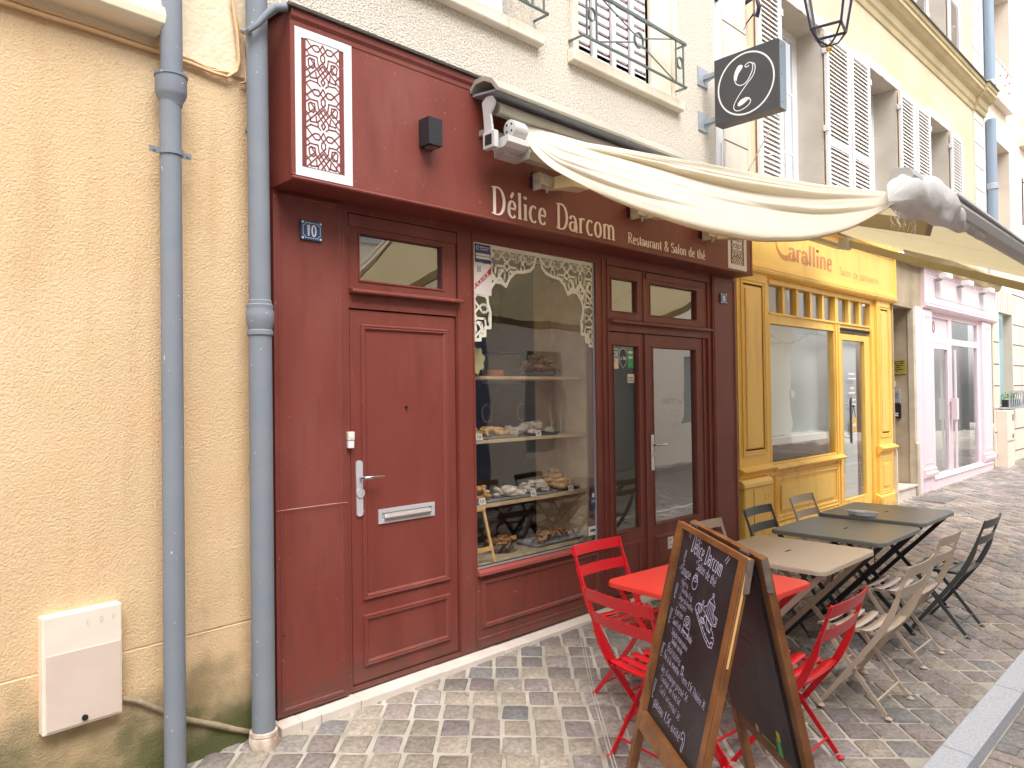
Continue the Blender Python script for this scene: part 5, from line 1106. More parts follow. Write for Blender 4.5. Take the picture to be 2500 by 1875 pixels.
b = M(); b.prism(CP, 15.43-6.93, 'x', 6.93); b.prism([(y-.05, z-.0) if y < .12 else (y, z) for y, z in CP], .66, 'x', 15.42); b.build('cornice', MOU, ob_)
b = M(); b.prism([(.12, 7.172), (-.135, 7.158), (-.135, 7.172), (.12, 7.19)], 8.5, 'x', 6.93); b.prism([(.12, 7.172), (-.185, 7.158), (-.185, 7.172), (.12, 7.19)], .70, 'x', 15.40); b.build('cornice_flashing', ZNC, ob_)
for z0, z1 in ((3.5, 6.72), (7.19, 11)): b = M(); b.box(15.43, 16.04, .085, .13, z0, z1); b.build('quoin_strip', QUO, ob_)
b = M()
for z in [3.62+i*.42 for i in range(8)]+[7.45+i*.42 for i in range(8)]: b.box(15.43, 16.035, .0835, .086, z-.008, z+.008)
b.build('quoin_joint', mat('joint_grey', s2l((110, 100, 104)), .9), ob_)
# tan stone band over passage and pink shop
b = M(); b.prism([(.12, 3.50), (.03, 3.50), (.0, 3.52), (-.02, 3.56), (-.03, 3.60), (-.09, 3.63), (-.12, 3.67), (-.12, 3.71), (.12, 3.73)], 16.62-11.1, 'x', 11.1); b.build('shop_cornice', MOU, ob_)
# cast iron window guard
def guard(x0, x1, z, label):
    t = thing('window_guard', label, 'railing', (x0, .2, z)); b = M(); b.bar([(x0, .16, z+.27), (x1, .16, z+.27)], (0, 0, 1), .03, .02); b.bar([(x0, .16, z), (x1, .16, z)], (0, 0, 1), .02, .015)
    b.build('rail', IRN, t); b = M(); n = 7; w_ = (x1-x0)/n
    for i in range(n):
        cx = x0+w_*(i+.5); b.tube([(cx-w_*.35, .16, z+.02), (cx-w_*.4, .16, z+.12), (cx-.01, .16, z+.18), (cx, .16, z+.25)], .012, 6); b.tube([(cx+w_*.35, .16, z+.02), (cx+w_*.4, .16, z+.12), (cx+.01, .16, z+.18), (cx, .16, z+.25)], .012, 6)
        b.tube([(cx+.035*cos(a), .16, z+.19+.035*sin(a)) for a in [k*pi/4 for k in range(9)]], .009, 6); b.tube([(cx, .16, z), (cx, .16, z+.12)], .012, 6)
    b.build('scrollwork', IRN, t, smooth=True)
guard(7.66, 8.84, 3.72, 'wine-red cast iron window guard beside the round-logo sign, just over the awning')
guard(12.8, 13.88, 7.32, 'wine-red cast iron window guard high above the tan cornice')

# ================================================================ YELLOW SHOP
ys = thing('shopfront', 'bright yellow panelled pastry-shop front with small transom panes', 'shopfront', (8.9, .12, 0))
yw = M(); yw.wall(6.64, 11.07, .05, 2.86, .14, [(7.40, 9.08, .905, 2.385), (9.235, 10.28, .06, 2.44), (7.41, 9.14, 2.49, 2.80), (9.23, 10.28, 2.50, 2.80)], .06); yw.build('frame', YEL, ys)
b = M()
for (a, c, z0, z1) in ((7.40, 9.09, 2.478, 2.50), (7.395, 9.10, 2.80, 2.845)): b.box(a, c+1.18, .125, .141, z0, z1)
for a, c in ((7.746, 7.80), (8.083, 8.14), (8.438, 8.50), (8.776, 8.836)): b.box(a, c, .145, .19, 2.49, 2.80)
for a, c in ((9.566, 9.64), (9.918, 9.99)): b.box(a, c, .145, .19, 2.50, 2.80)
b.build('glazing_bar', YEL, ys, bevel=.003)
b = M(); b.add([(7.40, .185, 2.48), (10.3, .185, 2.48), (10.3, .185, 2.81), (7.40, .185, 2.81)], [(0, 1, 2, 3)]); b.build('glass', GLY, ys)
b = M(); b.box(7.3, 10.35, .26, .27, 2.45, 2.85); b.build('transom_blind', mat('transom_dark', s2l((150, 144, 130)), .9), ys)
def ypil(x0, x1):
    b = M(); b.box(x0, x1, .10, .20, .05, 2.87)
    w_ = x1-x0
    b.ring(x0+.10*w_, x1-.10*w_, 1.02, 2.80, .10, [(0, 0), (.003, .014), (.02, .014), (.022, .003), (.032, .003), (.034, .010), (.05, .010), (.052, .0), (.07, .0), (.072, -.003), (.09, -.003)])
    b.box(x0+.24*w_, x1-.26*w_, .089, .104, 1.10, 2.70)
    b.ring(x0+.13*w_, x1-.12*w_, .26, .76, .10, [(0, 0), (.003, .008), (.02, .008), (.022, .003), (.034, .003), (.036, .006), (.05, .006), (.052, .0)])
    b.box(x0+.26*w_, x1-.26*w_, .088, .104, .36, .66)
    return b.build('pilaster', YEL, ys, bevel=.0015)
ypil(6.66, 7.30); ypil(10.42, 10.90)
b = M(); cap = [(.12, .80), (.085, .81), (.08, .83), (.06, .85), (.03, .875), (.03, .885), (.10, .915), (.12, .92)]
b.prism(cap, .70, 'x', 6.635); b.build('dado_moulding', YEL, ys); b = M(); b.prism(cap, .56, 'x', 10.40); b.build('dado_moulding', YEL, ys); b = M(); b.prism([(.15, .812), (.10, .82), (.06, .845), (.055, .855), (.15, .895)], 1.83, 'x', 7.40); b.build('window_sill', YEL, ys)
b = M(); b.ring(7.46, 9.12, .28, .775, .14, [(0, 0), (.004, .022), (.018, .022), (.02, .010), (.04, .010), (.042, .018), (.058, .018), (.06, .002), (.08, .002)]); b.prism([(7.60, .39), (8.98, .39), (8.98, .66), (7.60, .66)], .018, 'y', .120); b.build('stall_riser', YEL, ys, bevel=.002)
b = M(); b.box(6.64, 9.2, .075, .14, .02, .235); b.prism([(.075, .235), (.14, .235), (.14, .27)], 2.56, 'x', 6.64); b.box(10.36, 10.93, .065, .14, .02, .235); b.prism([(.065, .235), (.14, .235), (.14, .275)], .57, 'x', 10.36); b.box(9.2, 10.36, .11, .16, .02, .14); b.build('plinth', YEL, ys, bevel=.003)
b = M(); b.box(7.36, 7.405, .125, .145, .28, 2.47); b.box(9.10, 9.145, .12, .145, .07, 2.47); b.box(9.195, 9.235, .125, .145, .07, 2.47); b.box(10.29, 10.33, .125, .145, .07, 2.47); b.ring(7.40, 9.09, .895, 2.395, .14, [(0, 0), (0, .008), (.012, .008), (.016, -.01)]); b.build('edge_bead', YEL, ys, bevel=.002)
# window and what stands in it
b = M(); b.add([(7.40, .175, .90), (9.09, .175, .90), (9.09, .175, 2.39), (7.40, .175, 2.39)], [(0, 1, 2, 3)]); b.build('glass', GLY, ys)
b = M(); b.box(7.30, 9.15, .36, .38, 1.16, 2.44); b.box(7.2, 7.22, .2, .38, .6, 2.44); b.build('window_lining', mat('white_lining', s2l((226, 236, 234)), .8), ys)
b = M(); b.box(9.12, 9.14, .2, .8, .1, 2.44); b.build('window_lining', WHT, ys)
b = M(); b.box(7.45, 9.0, .215, .34, 1.08, 1.155); tag(b.build('counter_shelf', WHT, bevel=.004), 'white shelf running along inside the yellow shop window', 'shelf')
b = M(); b.box(7.30, 9.10, .24, .42, .78, 1.075); b.build('bench', mat('brown_bench', s2l((108, 84, 78)), .6, var=.6, vscale=6), ys)
b = M(); p = []
for i in range(60):
    x = 7.44+i*.027; p.append((x, .21+.01*sin(i), 2.33-.13*sin(pi*min(1, i/40))+.012*sin(i*1.7)))
b.tube(p, .0022, 5)
for i in range(3, 58, 3): b.tube([p[i], (p[i][0]+.02*cos(i), p[i][1], p[i][2]+.035*sin(i*2.1))], .002, 4)
tag(b.build('string_lights', mat('dark_cable', s2l((70, 84, 80)), .7)), 'thin string of unlit lights hung across the yellow shop window', 'string lights')
# door
d = M(); d.wall(9.245, 10.27, .17, 2.365, .15, [(9.35, 10.08, .30, 2.29)], .04); d.ring(9.34, 10.09, .29, 2.30, .15, [(0, 0), (.0, .006), (.008, .006), (.012, 0)]); yd = d.build('door', YEL, ys)
b = M(); b.add([(9.34, .175, .29), (10.09, .175, .29), (10.09, .175, 2.30), (9.34, .175, 2.30)], [(0, 1, 2, 3)]); b.build('glass', GLY, yd)
b = M(); b.box(9.26, 10.26, .142, .15, 2.40, 2.43); b.build('shadow_gap', DRK, ys)
b = M(); b.box(9.28, 9.95, .21, .22, .1, 2.4); b.build('inner_blind', mat('grey_white_blind', s2l((216, 220, 220)), .8), ys); b = M(); b.box(9.95, 10.3, .3, .32, .1, 2.4); b.build('inner_wall', mat('warm_inner_wall', s2l((200, 170, 140)), .8), ys)
b = M(); b.tube([(9.44, .09, 1.00), (9.44, .09, 1.57)], .017, 12); b.tube([(9.44, .09, 1.08), (9.44, .17, 1.08)], .009, 8); b.tube([(9.44, .09, 1.49), (9.44, .17, 1.49)], .009, 8); b.build('handle', CHR, yd, smooth=True)
b = M(); b.tube([(9.42, .09, 1.02), (9.42, .09, 1.55)], .007, 8); b.build('handle_shadow_rod', IRB, yd)
b = M()
for k, (x, z, wd) in enumerate(((9.60, 1.86, .22), (9.58, 1.80, .26), (9.66, 1.68, .12), (9.60, 1.62, .2), (9.60, 1.53, .22), (9.58, 1.47, .25))): b.box(x, x+wd, .1735, .1742, z, z+.018)
b.build('hours_lettering', PAP, yd)
b = M(); b.box(9.36, 9.44, .1735, .1742, .62, .80); b.build('sticker', mat('dark_teal_print', s2l((50, 90, 90)), .5), yd)
t = thing('hanging_sign', 'small yellow-orange tag hanging from a cord on the yellow door glass', 'sign', (9.72, .16, 1.2))
b = M(); b.box(9.635, 9.80, .160, .166, 1.13, 1.31); b.build('tag_plate', mat('amber_tag', s2l((222, 170, 70)), .5), t, bevel=.004); b = M(); write(b, 'fermé', lambda u, v, w: (9.65+u, .1595-w, 1.2+v), .05, .2, .25, width=.13); b.build('lettering', PAP, t)
b = M(); b.tube([(9.65, .163, 1.31), (9.72, .163, 1.45), (9.79, .163, 1.31)], .003, 5); b.lathe([(.012, -.01), (.015, 0), (.012, .01)], (9.72, .163, 1.46), 10, 'y'); b.build('cord', BLK, t)
# yellow signboard
f = M(); f.box(6.42, 11.09, .09, .16, 2.93, 3.52); f.prism([(.14, 2.86), (.06, 2.88), (.05, 2.90), (.05, 2.92), (.08, 2.93), (.08, 2.94), (.14, 2.95)], 11.09-6.42, 'x', 6.42)
f.ring(6.30, 11.09, 2.93, 3.52, .09, [(0, 0), (0, .025), (.02, .025), (.024, .016), (.04, .016), (.044, .008), (.06, .008), (.064, .0)])
f.prism([(.14, 3.52), (.04, 3.52), (.02, 3.55), (.02, 3.60), (.14, 3.62)], 11.12-6.42, 'x', 6.42)
yf = f.build('signboard', YEL, ys)
b = M(); WO = mat('terracotta_lettering', s2l((208, 138, 88)), .6)
PY = lambda x0, z0: (lambda u, v, w: (x0+u, .0895-w, z0+v))
write(b, 'aralline', PY(7.80, 3.085), .225, .05, .27, width=1.16, sp=.06, lift=.001)
for k in range(1): 
    pts = arc(7.70, 3.30, .22, .20, 165, 290, 14); N = len(pts)
    L = []; R = []
    for i, p in enumerate(pts):
        t = i/(N-1); h = .006+.026*t; a = radians(165+125*t); L.append((p[0]+h*cos(a), p[1]+h*sin(a))); R.append((p[0]-h*cos(a), p[1]-h*sin(a)))
    b.add([(x, .0882, z) for x, z in L+R], [(i, i+1, N+i+1, N+i) for i in range(N-1)])
b.build('shop_name', WO, yf)
b = M(); write(b, 'Salon de pâtisserie', PY(9.17, 3.072), .092, .08, .10, width=1.28, lift=.001); b.build('lettering', mat('pale_tan_lettering', s2l((186, 152, 96)), .6), yf)
# yellow utility cabinet
t = thing('utility_cabinet', 'yellow painted utility cabinet beside the maroon shop', 'cabinet', (7.05, .0, .05))
b = M(); b.box(6.62, 7.16, .03, .12, .04, .72); b.build('cabinet_body', YEL, t, bevel=.012)
b = M(); b.prism([(.12, .72), (.02, .72), (.01, .73), (.015, .765), (.05, .80), (.12, .81)], .60, 'x', 6.59); b.build('lid', YEL, t, bevel=.008)
b = M(); b.box(6.80, 6.805, .0275, .031, .06, .70); b.build('door_gap', REDD, t); b = M(); b.ring(7.04, 7.11, .56, .64, .03, [(0, 0), (0, .004), (.01, .004), (.012, 0)]); b.box(7.055, 7.095, .026, .03, .59, .605); b.build('vent', YEL, t)
b = M(); b.box(9.9, 10.25, -.06, .08, .0, .09); b.box(9.85, 10.3, -.10, -.0, .06, .10); tag(b.build('folded_mat', mat('greige_mat', s2l((186, 170, 158)), .9), bevel=.01), 'grey-beige folded mat at the foot of the yellow door', 'mat')
b = M(); b.lathe([(.02, -.03), (.05, -.02), (.06, 0), (.05, .02), (.02, .03)], (11.12, .02, 3.56), 14); b.tube([(11.0, .0, 3.6), (11.1, -.05, 3.5), (11.3, -.02, 3.53), (11.25, .05, 3.6)], .006, 6)
tag(b.build('lamp_fitting', WHT, smooth=True), 'white wired lamp fitting at the right end of the yellow signboard', 'lamp')

# ================================================================ PASSAGE between yellow and pink
ps = thing('doorway', 'beige rendered passage doorway between the yellow and pink shops', 'doorway', (11.5, .5, 0))
b = M(); b.box(11.07, 11.10, .12, 1.4, .05, 2.86); b.add([(11.90, .14, .25), (11.90, 1.5, .25), (11.90, 1.5, 2.86), (11.90, .14, 2.86)], [(0, 1, 2, 3)]); b.add([(11.07, 1.45, .2), (11.95, 1.45, .2), (11.95, 1.45, 2.86), (11.07, 1.45, 2.86)], [(0, 1, 2, 3)]); b.build('wall', PSG, ps)
b = M(); b.box(11.885, 11.98, .10, .185, .08, 2.86); b.prism([(.10, .08), (.07, .08), (.07, .85), (.10, .88)], .10, 'x', 11.88); b.build('door_jamb', mat('jamb_stone', s2l((214, 200, 176)), .85, var=.6, vscale=4, bump=.002), ps, bevel=.006)
b = M(); b.box(10.93, 11.87, .10, 1.4, .05, .235); b.box(10.93, 11.88, .08, 1.4, .235, .265); b.build('doorstep', STP, ps, bevel=.004)
b = M(); b.prism([(.055, .06), (.10, .06), (.10, .80), (.07, .84), (.055, .80)], .035, 'x', 10.94); b.build('guard_stone', QUO, ps)
XP = 11.90   # jamb wall facing the camera side; v runs from the back (deep) to the street
def PJ(y0, z0): return lambda u, v, w: (XP-.0145-w, y0-u, z0+v)
t = thing('name_plaque', 'brass name plaque on the passage wall above the intercoms', 'plaque', (11.9, .3, 1.9))
b = M(); b.box(XP-.012, XP-.001, .22, .41, 1.89, 2.10); b.build('plate', mat('brass_plate', s2l((186, 168, 76)), .4, .3), t, bevel=.001)
b = M()
for k in range(6): write(b, ['Cabinet medical', 'Docteur en medecine', 'Sur rendez-vous', 'au premier', 'Consultations', 'Tel'][k], PJ(.39, 2.07-k*.029), .017, .2, .24, width=[.15, .15, .14, .10, .14, .08][k])
b.build('lettering', DRK, t)
for (nm, y0, y1, z0, z1, m_, lab) in (('entry_keypad', .40, .30, 1.46, 1.66, GALV, 'grey metal door keypad on the passage wall, above the black intercom'), ('intercom', .41, .29, 1.23, 1.44, BLK, 'black intercom with white buttons under the grey keypad'), ('light_switch', .425, .36, 1.70, 1.79, mat('pinkish_plastic', s2l((222, 186, 150)), .6), 'small beige switch box under the brass plaque')):
    t = thing(nm, lab, 'intercom' if nm != 'light_switch' else 'switch', (11.9, .35, z0)); b = M(); b.box(XP-.03, XP-.001, y1, y0, z0, z1); b.build('plate', m_, t, bevel=.004)
    if nm == 'entry_keypad':
        b = M()
        for i in range(3):
            for j in range(4): b.box(XP-.033, XP-.029, .365-i*.018, .375-i*.018, z0+.07+j*.022, z0+.083+j*.022)
        b.build('button', mat('keypad_grey', s2l((110, 114, 120)), .5), t)
    if nm == 'intercom':
        b = M(); b.box(XP-.033, XP-.029, .325, .385, z0+.03, z0+.05); b.box(XP-.033, XP-.029, .325, .385, z0+.06, z0+.08); b.build('button', PAP, t)

# ================================================================ PINK SHOP
pk = thing('shopfront', 'pale pink shopfront with glazed door and three white box lamps', 'shopfront', (14.2, .12, 0))
b = M(); b.wall(11.98, 16.53, .06, 2.92, .14, [(12.84, 13.72, .24, 2.385), (13.93, 15.50, .30, 2.385), (12.86, 13.78, 2.47, 2.80), (13.95, 15.53, 2.49, 2.80)], .05); b.box(12.86, 13.78, .17, .19, 2.47, 2.80); b.build('frame', PNK, pk)
def ppil(x0, x1):
    b = M(); b.box(x0, x1, .09, .2, .06, 2.88); b.ring(x0+.06, x1-.06, .52, 2.80, .09, [(0, 0), (.003, .008), (.02, .008), (.022, .003), (.034, .003), (.036, .006), (.05, .006), (.052, -.004)])
    b.prism([(.1, .30), (.05, .33), (.04, .38), (.07, .40), (.06, .44), (.1, .46)], x1-x0+.06, 'x', x0-.03); b.build('pilaster', PNK, pk)
ppil(12.25, 12.74); ppil(15.68, 16.30)
b = M(); b.box(11.97, 12.25, .10, .2, .06, 2.9); b.box(12.7, 16.2, .08, .14, .06, .26); b.prism([(.06, .26), (.14, .26), (.14, .30)], 3.5, 'x', 12.7); b.build('plinth', PNK, pk)
f = M(); f.box(12.30, 16.60, .08, .16, 2.98, 3.50); f.ring(12.30, 16.60, 2.98, 3.50, .08, [(0, 0), (0, .02), (.03, .02), (.035, .01), (.06, .01), (.065, 0)]); f.prism([(.14, 2.88), (.06, 2.90), (.04, 2.93), (.04, 2.96), (.08, 2.98), (.14, 2.98)], 4.3, 'x', 12.30); pf_ = f.build('signboard', PNK, pk)
f = M(); f.box(12.9, 16.2, .074, .079, 3.10, 3.36); f.build('sign_panel', mat('pale_lilac_panel', s2l((236, 224, 228)), .5), pf_)
for i, x in enumerate((12.95, 14.15, 15.55)):
    t = thing('box_lamp', ['white box lamp on the pink signboard, nearest the passage', 'middle white box lamp on the pink signboard', 'white box lamp at the far end of the pink signboard'][i], 'lamp', (x, 0, 3.45), 'white box lamps on the pink signboard')
    b = M(); b.box(x-.15, x+.15, -.12, .0, 3.38, 3.46); b.build('lamp_head', WHT, t, bevel=.006); b = M(); b.box(x-.02, x+.02, .0, .08, 3.36, 3.40); b.tube([(x-.15, .06, 3.37), (x+.15, .06, 3.37)], .008, 5); b.build('arm', GALV, t)
d = M(); d.wall(12.85, 13.70, .25, 2.38, .13, [(12.94, 13.66, .32, 2.30)], .04); pd = d.build('door', PNK, pk)
b = M(); b.add([(12.93, .16, .31), (13.67, .16, .31), (13.67, .16, 2.31), (12.93, .16, 2.31)], [(0, 1, 2, 3)]); b.build('glass', GLY, pd)
b = M(); b.tube([(13.80, .06, .35), (13.80, .06, 2.3)], .02, 8); b.box(13.76, 13.84, .05, .14, 1.45, 1.5); b.box(13.74, 13.86, .03, .1, 1.15, 1.5); b.build('bolt_bar', PNK, pk)
b = M(); b.add([(13.92, .17, .30), (15.51, .17, .30), (15.51, .17, 2.39), (13.92, .17, 2.39)], [(0, 1, 2, 3)]); b.add([(13.94, .17, 2.48), (15.54, .17, 2.48), (15.54, .17, 2.81), (13.94, .17, 2.81)], [(0, 1, 2, 3)]); b.build('glass', GLY, pk)
b = M(); b.box(12.2, 16.2, .45, .47, .1, 2.9); b.build('interior_wall', mat('grey_teal_interior', s2l((196, 204, 198)), .8, var=.5, vscale=2), pk)
b = M(); b.box(12.2, 16.2, .2, 1.4, .1, .14); b.build('interior_floor', INT, pk)
t = M(); t.tube([(12.93, .128, 2.62+.07*sin(a)) if 0 else (12.96+.045*cos(a), .135, 2.64+.09*sin(a)) for a in [i*pi/8 for i in range(17)]], .006, 5); tag(t.build('ring_emblem', IRN), 'small dark oval ring emblem on the pink transom panel', 'emblem')

# ================================================================ PALE JOINTED-STONE BUILDING (far right)
fb_ = thing('building', 'pale peach building with jointed stone ground floor and blue shutters', 'building', (20, .12, 0))
gw = [(17.05, 18.15, 1.30, 3.16), (19.75, 20.9, 1.30, 3.16), (22.4, 23.5, 1.30, 3.16)]
uw_ = [(17.05, 18.15, 4.5, 6.55), (19.75, 20.9, 4.5, 6.55), (17.05, 18.4, 7.5, 9.8), (19.8, 21.1, 7.5, 9.8), (22.4, 23.6, 4.5, 6.55)]
b = M(); b.wall(16.58, 30, -.2, 3.75, .12, gw, .3); b.build('stone_ground_floor', QUO, fb_)
b = M(); b.wall(16.04, 30, 3.75, 11, .12, uw_, .3); b.wall(16.04, 16.58, 3.5, 3.75, .12, []); b.build('wall', PCH, fb_)
b = M()
for z in [.35, .80, 1.25, 1.70, 2.12, 2.55, 2.97, 3.6]:
    for (x0, x1) in ((16.6, 17.0), (18.2, 19.7), (20.95, 22.35), (23.55, 30)): b.box(x0, x1, .1175, .122, z-.012, z+.012)
for k in range(9): b.box(16.8+k*.2, 16.812+k*.2, .1176, .122, 3.17, 3.6)
for x in (18.9, 19.3, 21.6): b.box(x, x+.01, .1176, .122, 1.3, 2.9)
b.build('stone_joint', mat('joint_dark_line', s2l((120, 104, 104)), .9), fb_)
for (a, c, z0, z1) in gw:
    b = M(); b.box(a+.02, a+.5, .16, .20, z0+.03, z1-.02)
    for k in range(9): b.box(a+.06, a+.44, .15, .16, z1-.5+k*.045, z1-.48+k*.045)
    b.build('shutter', TEAL, fb_)
PANE = mat('dull_pane', s2l((170, 176, 172)), .3)
for (a, c, z0, z1) in gw+uw_: b = M(); b.box(a, c, .40, .42, z0, z1); b.build('window', PANE, fb_)
for (a, c, z0, z1) in uw_:
    b = M(); b.box(a-.12, a, .10, .118, z0-.05, z1+.12); b.box(c, c+.12, .10, .118, z0-.05, z1+.12); b.box(a, c, .10, .118, z1, z1+.12)
    b.build('window_surround', WHT, fb_)
b = M(); b.box(16.10, 16.55, .09, .12, 3.75, 11); b.build('corner_strip', WHT, fb_)
for i, (x0, x1) in enumerate(((16.95, 18.2), (19.7, 20.95))):
    t = thing('window_box', ['grey iron window box with plants on the first blue-shuttered window', 'grey iron window box on the second blue-shuttered window, cut by the picture edge'][i], 'window box', (x0, 0, 1.3), 'iron window boxes')
    b = M(); b.box(x0, x1, -.06, .12, 1.24, 1.28); b.box(x0, x1, -.07, -.05, 1.56, 1.60); b.box(x0, x0+.03, -.06, -.04, 1.28, 1.56); b.box(x1-.03, x1, -.06, -.04, 1.28, 1.56)
    for k in range(12):
        xx = x0+.08+k*(x1-x0-.16)/12; s = 1 if k % 2 else -1; b.tube([(xx, -.055, 1.29), (xx+s*.07, -.055, 1.55)], .008, 5)
    b.build('iron_rail', GALV, t); b = M(); b.box(x0+.1, x1-.1, .0, .10, 1.28, 1.42); b.build('planter', BLK, t)
    b = M(); rr = random.Random(i)
    for k in range(60):
        x = rr.uniform(x0+.05, x1-.05); z = rr.uniform(1.4, 1.54); y = rr.uniform(-.03, .1); a = rr.uniform(0, 6.28); b.add([(x, y, z), (x+.03*cos(a), y+.02, z+.02), (x+.01, y, z+.05)], [(0, 1, 2)])
    b.build('foliage', mat('leaf_%d' % i, s2l((90, 140, 70)), .6), t)
for i, (x0, x1, z) in enumerate(((16.6, 17.95, 7.46), (19.2, 20.6, 7.1))):
    t = thing('balcony_railing', ['white iron balcony railing with red flowers beyond the far downpipe', 'white balcony railing cut off by the right picture edge'][i], 'railing', (x0, 0, z), 'white balcony railings')
    b = M(); b.box(x0-.05, x1+.05, -.02, .12, z-.20, z); b.build('slab', CRM, t, bevel=.01)
    b = M(); b.bar([(x0, -.0, z+.58), (x1, -.0, z+.58)], (0, 0, 1), .04, .02); b.bar([(x0, -.0, z+.05), (x1, -.0, z+.05)], (0, 0, 1), .03, .02); b.bar([(x0, -.0, z+.58), (x0, .12, z+.58)], (0, 0, 1), .03, .02)
    n = 6
    for k in range(n+1): xx = x0+(x1-x0)*k/n; b.tube([(xx, -.0, z+.05), (xx, -.0, z+.58)], .01, 5)
    for k in range(n): xx = x0+(x1-x0)*k/n; dx = (x1-x0)/n; b.tube([(xx, -.0, z+.05), (xx+dx, -.0, z+.58)], .008, 5); b.tube([(xx+dx, -.0, z+.05), (xx, -.0, z+.58)], .008, 5)
    b.build('railing_bars', WHT, t); b = M(); rr = random.Random(i+5)
    for k in range(7): b.lathe([(.001, -.02), (.018, 0), (.001, .02)], (rr.uniform(x0+.3, x1-.2), -.02, z+rr.uniform(.1, .5)), 6)
    b.build('flowers', mat('red_flower_%d' % i, s2l((200, 50, 70)), .6), t)
t = thing('downpipe', 'blue-grey downpipe at the far corner beyond the white shutters', 'downpipe', (16.25, .0, 3.5))
for z0, z1 in ((3.9, 6.72), (7.2, 11)):
    b = M(); b.tube([(16.24, .0, z0), (16.24, .0, z1)], .085, 14); b.build('pipe', mat('blue_grey_pipe', s2l((138, 154, 172)), .5), t, smooth=True)
b = M()
for z in (5.45, 7.4): b.lathe([(.09, -.06), (.1, -.05), (.1, .05), (.09, .06)], (16.24, .0, z), 14)
b.build('socket', GALV, t)
t = thing('utility_cabinet', 'cream utility cabinet against the pale stone wall beyond the pink shop', 'cabinet', (17, -.05, .1))
b = M(); b.box(16.72, 17.25, -.06, .12, .12, 1.22); b.build('cabinet_body', BOX, t, bevel=.01); b = M(); b.box(16.71, 17.26, -.07, -.058, .63, .64); b.box(17.08, 17.2, -.066, -.06, 1.02, 1.14); b.box(17.08, 17.2, -.066, -.06, .68, .76); b.build('vent', mat('vent_brown', s2l((150, 134, 110)), .8), t)
b = M(); b.box(17.5, 17.75, .09, .13, .3, .86); tag(b.build('cellar_grille', mat('grille_grey', s2l((120, 112, 104)), .8)), 'dark cellar grille low in the pale stone wall', 'grille')
b = M(); b.tube([(18.75, .0, 5.1), (18.75, .0, 6.1)], .012, 6); b.tube([(18.75, .0, 6.0), (18.75, -.5, 6.0)], .012, 6); b.tube([(18.75, -.25+.16*cos(a)*(1-a/9), 5.75+.2*sin(a)*(1-a/9)) for a in [i*.4 for i in range(18)]], .009, 5)
tag(b.build('iron_bracket', IRB), 'scrolled black iron bracket on the far building at the right edge', 'bracket')

# ================================================================ LANTERN
ln = thing('street_lantern', 'black four-sided wall lantern with brass finial at the top edge', 'lantern', (6.25, -1.0, 4.52))
cx, cy = 6.25, -1.0; zb, zt = 4.685, 5.16; rb, rt = .165, .265; ang = radians(12)
def cor(r, z): return [Vector((cx+r*cos(ang+radians(45+90*k)), cy+r*sin(ang+radians(45+90*k)), z)) for k in range(4)]
B_, T_ = cor(rb, zb), cor(rt, zt); b = M()
for k in range(4):
    b.tube([B_[k], T_[k]], .011, 6); b.tube([B_[k], B_[(k+1) % 4]], .012, 6); b.tube([T_[k], T_[(k+1) % 4]], .014, 6)
    c0 = Vector((cx, cy, 4.555)); m_ = (B_[k]+c0)/2; m_.z = 4.60; b.tube([B_[k], B_[k]*.55+c0*.45+Vector((0, 0, -.035)), c0], .009, 6)
lan = b.build('frame', mat('lantern_black', s2l((44, 38, 58)), .35), ln, smooth=True)
b = M()
for k in range(4): b.add([B_[k]*.999, B_[(k+1) % 4]*.999, T_[(k+1) % 4]*.999, T_[k]*.999], [(0, 1, 2, 3)])
b.build('glass', glass('lantern_glass', .1), ln)
b = M(); R_ = cor(rt+.02, zt+.01); U_ = cor(.08, zt+.2)
for k in range(4): b.add([R_[k], R_[(k+1) % 4], U_[(k+1) % 4], U_[k]], [(0, 1, 2, 3)])
b.build('roof', BLK, ln)
b = M(); b.lathe([(.0001, -.02), (.018, -.016), (.025, 0), (.018, .016), (.006, .03), (.010, .04)], (cx, cy, 4.53), 14); b.build('finial', BRS, ln, smooth=True)
b = M(); b.lathe([(.10, 0), (.12, .05), (.04, .08)], (cx, cy, 5.02), 16); b.build('lamp_unit', WHT, ln)
b = M(); b.tube([(cx, cy, zt+.2), (cx, cy, 5.6), (cx+.0, -.6, 5.75), (cx+.1, .1, 5.4)], .018, 8); b.build('bracket', BLK, ln, smooth=True)
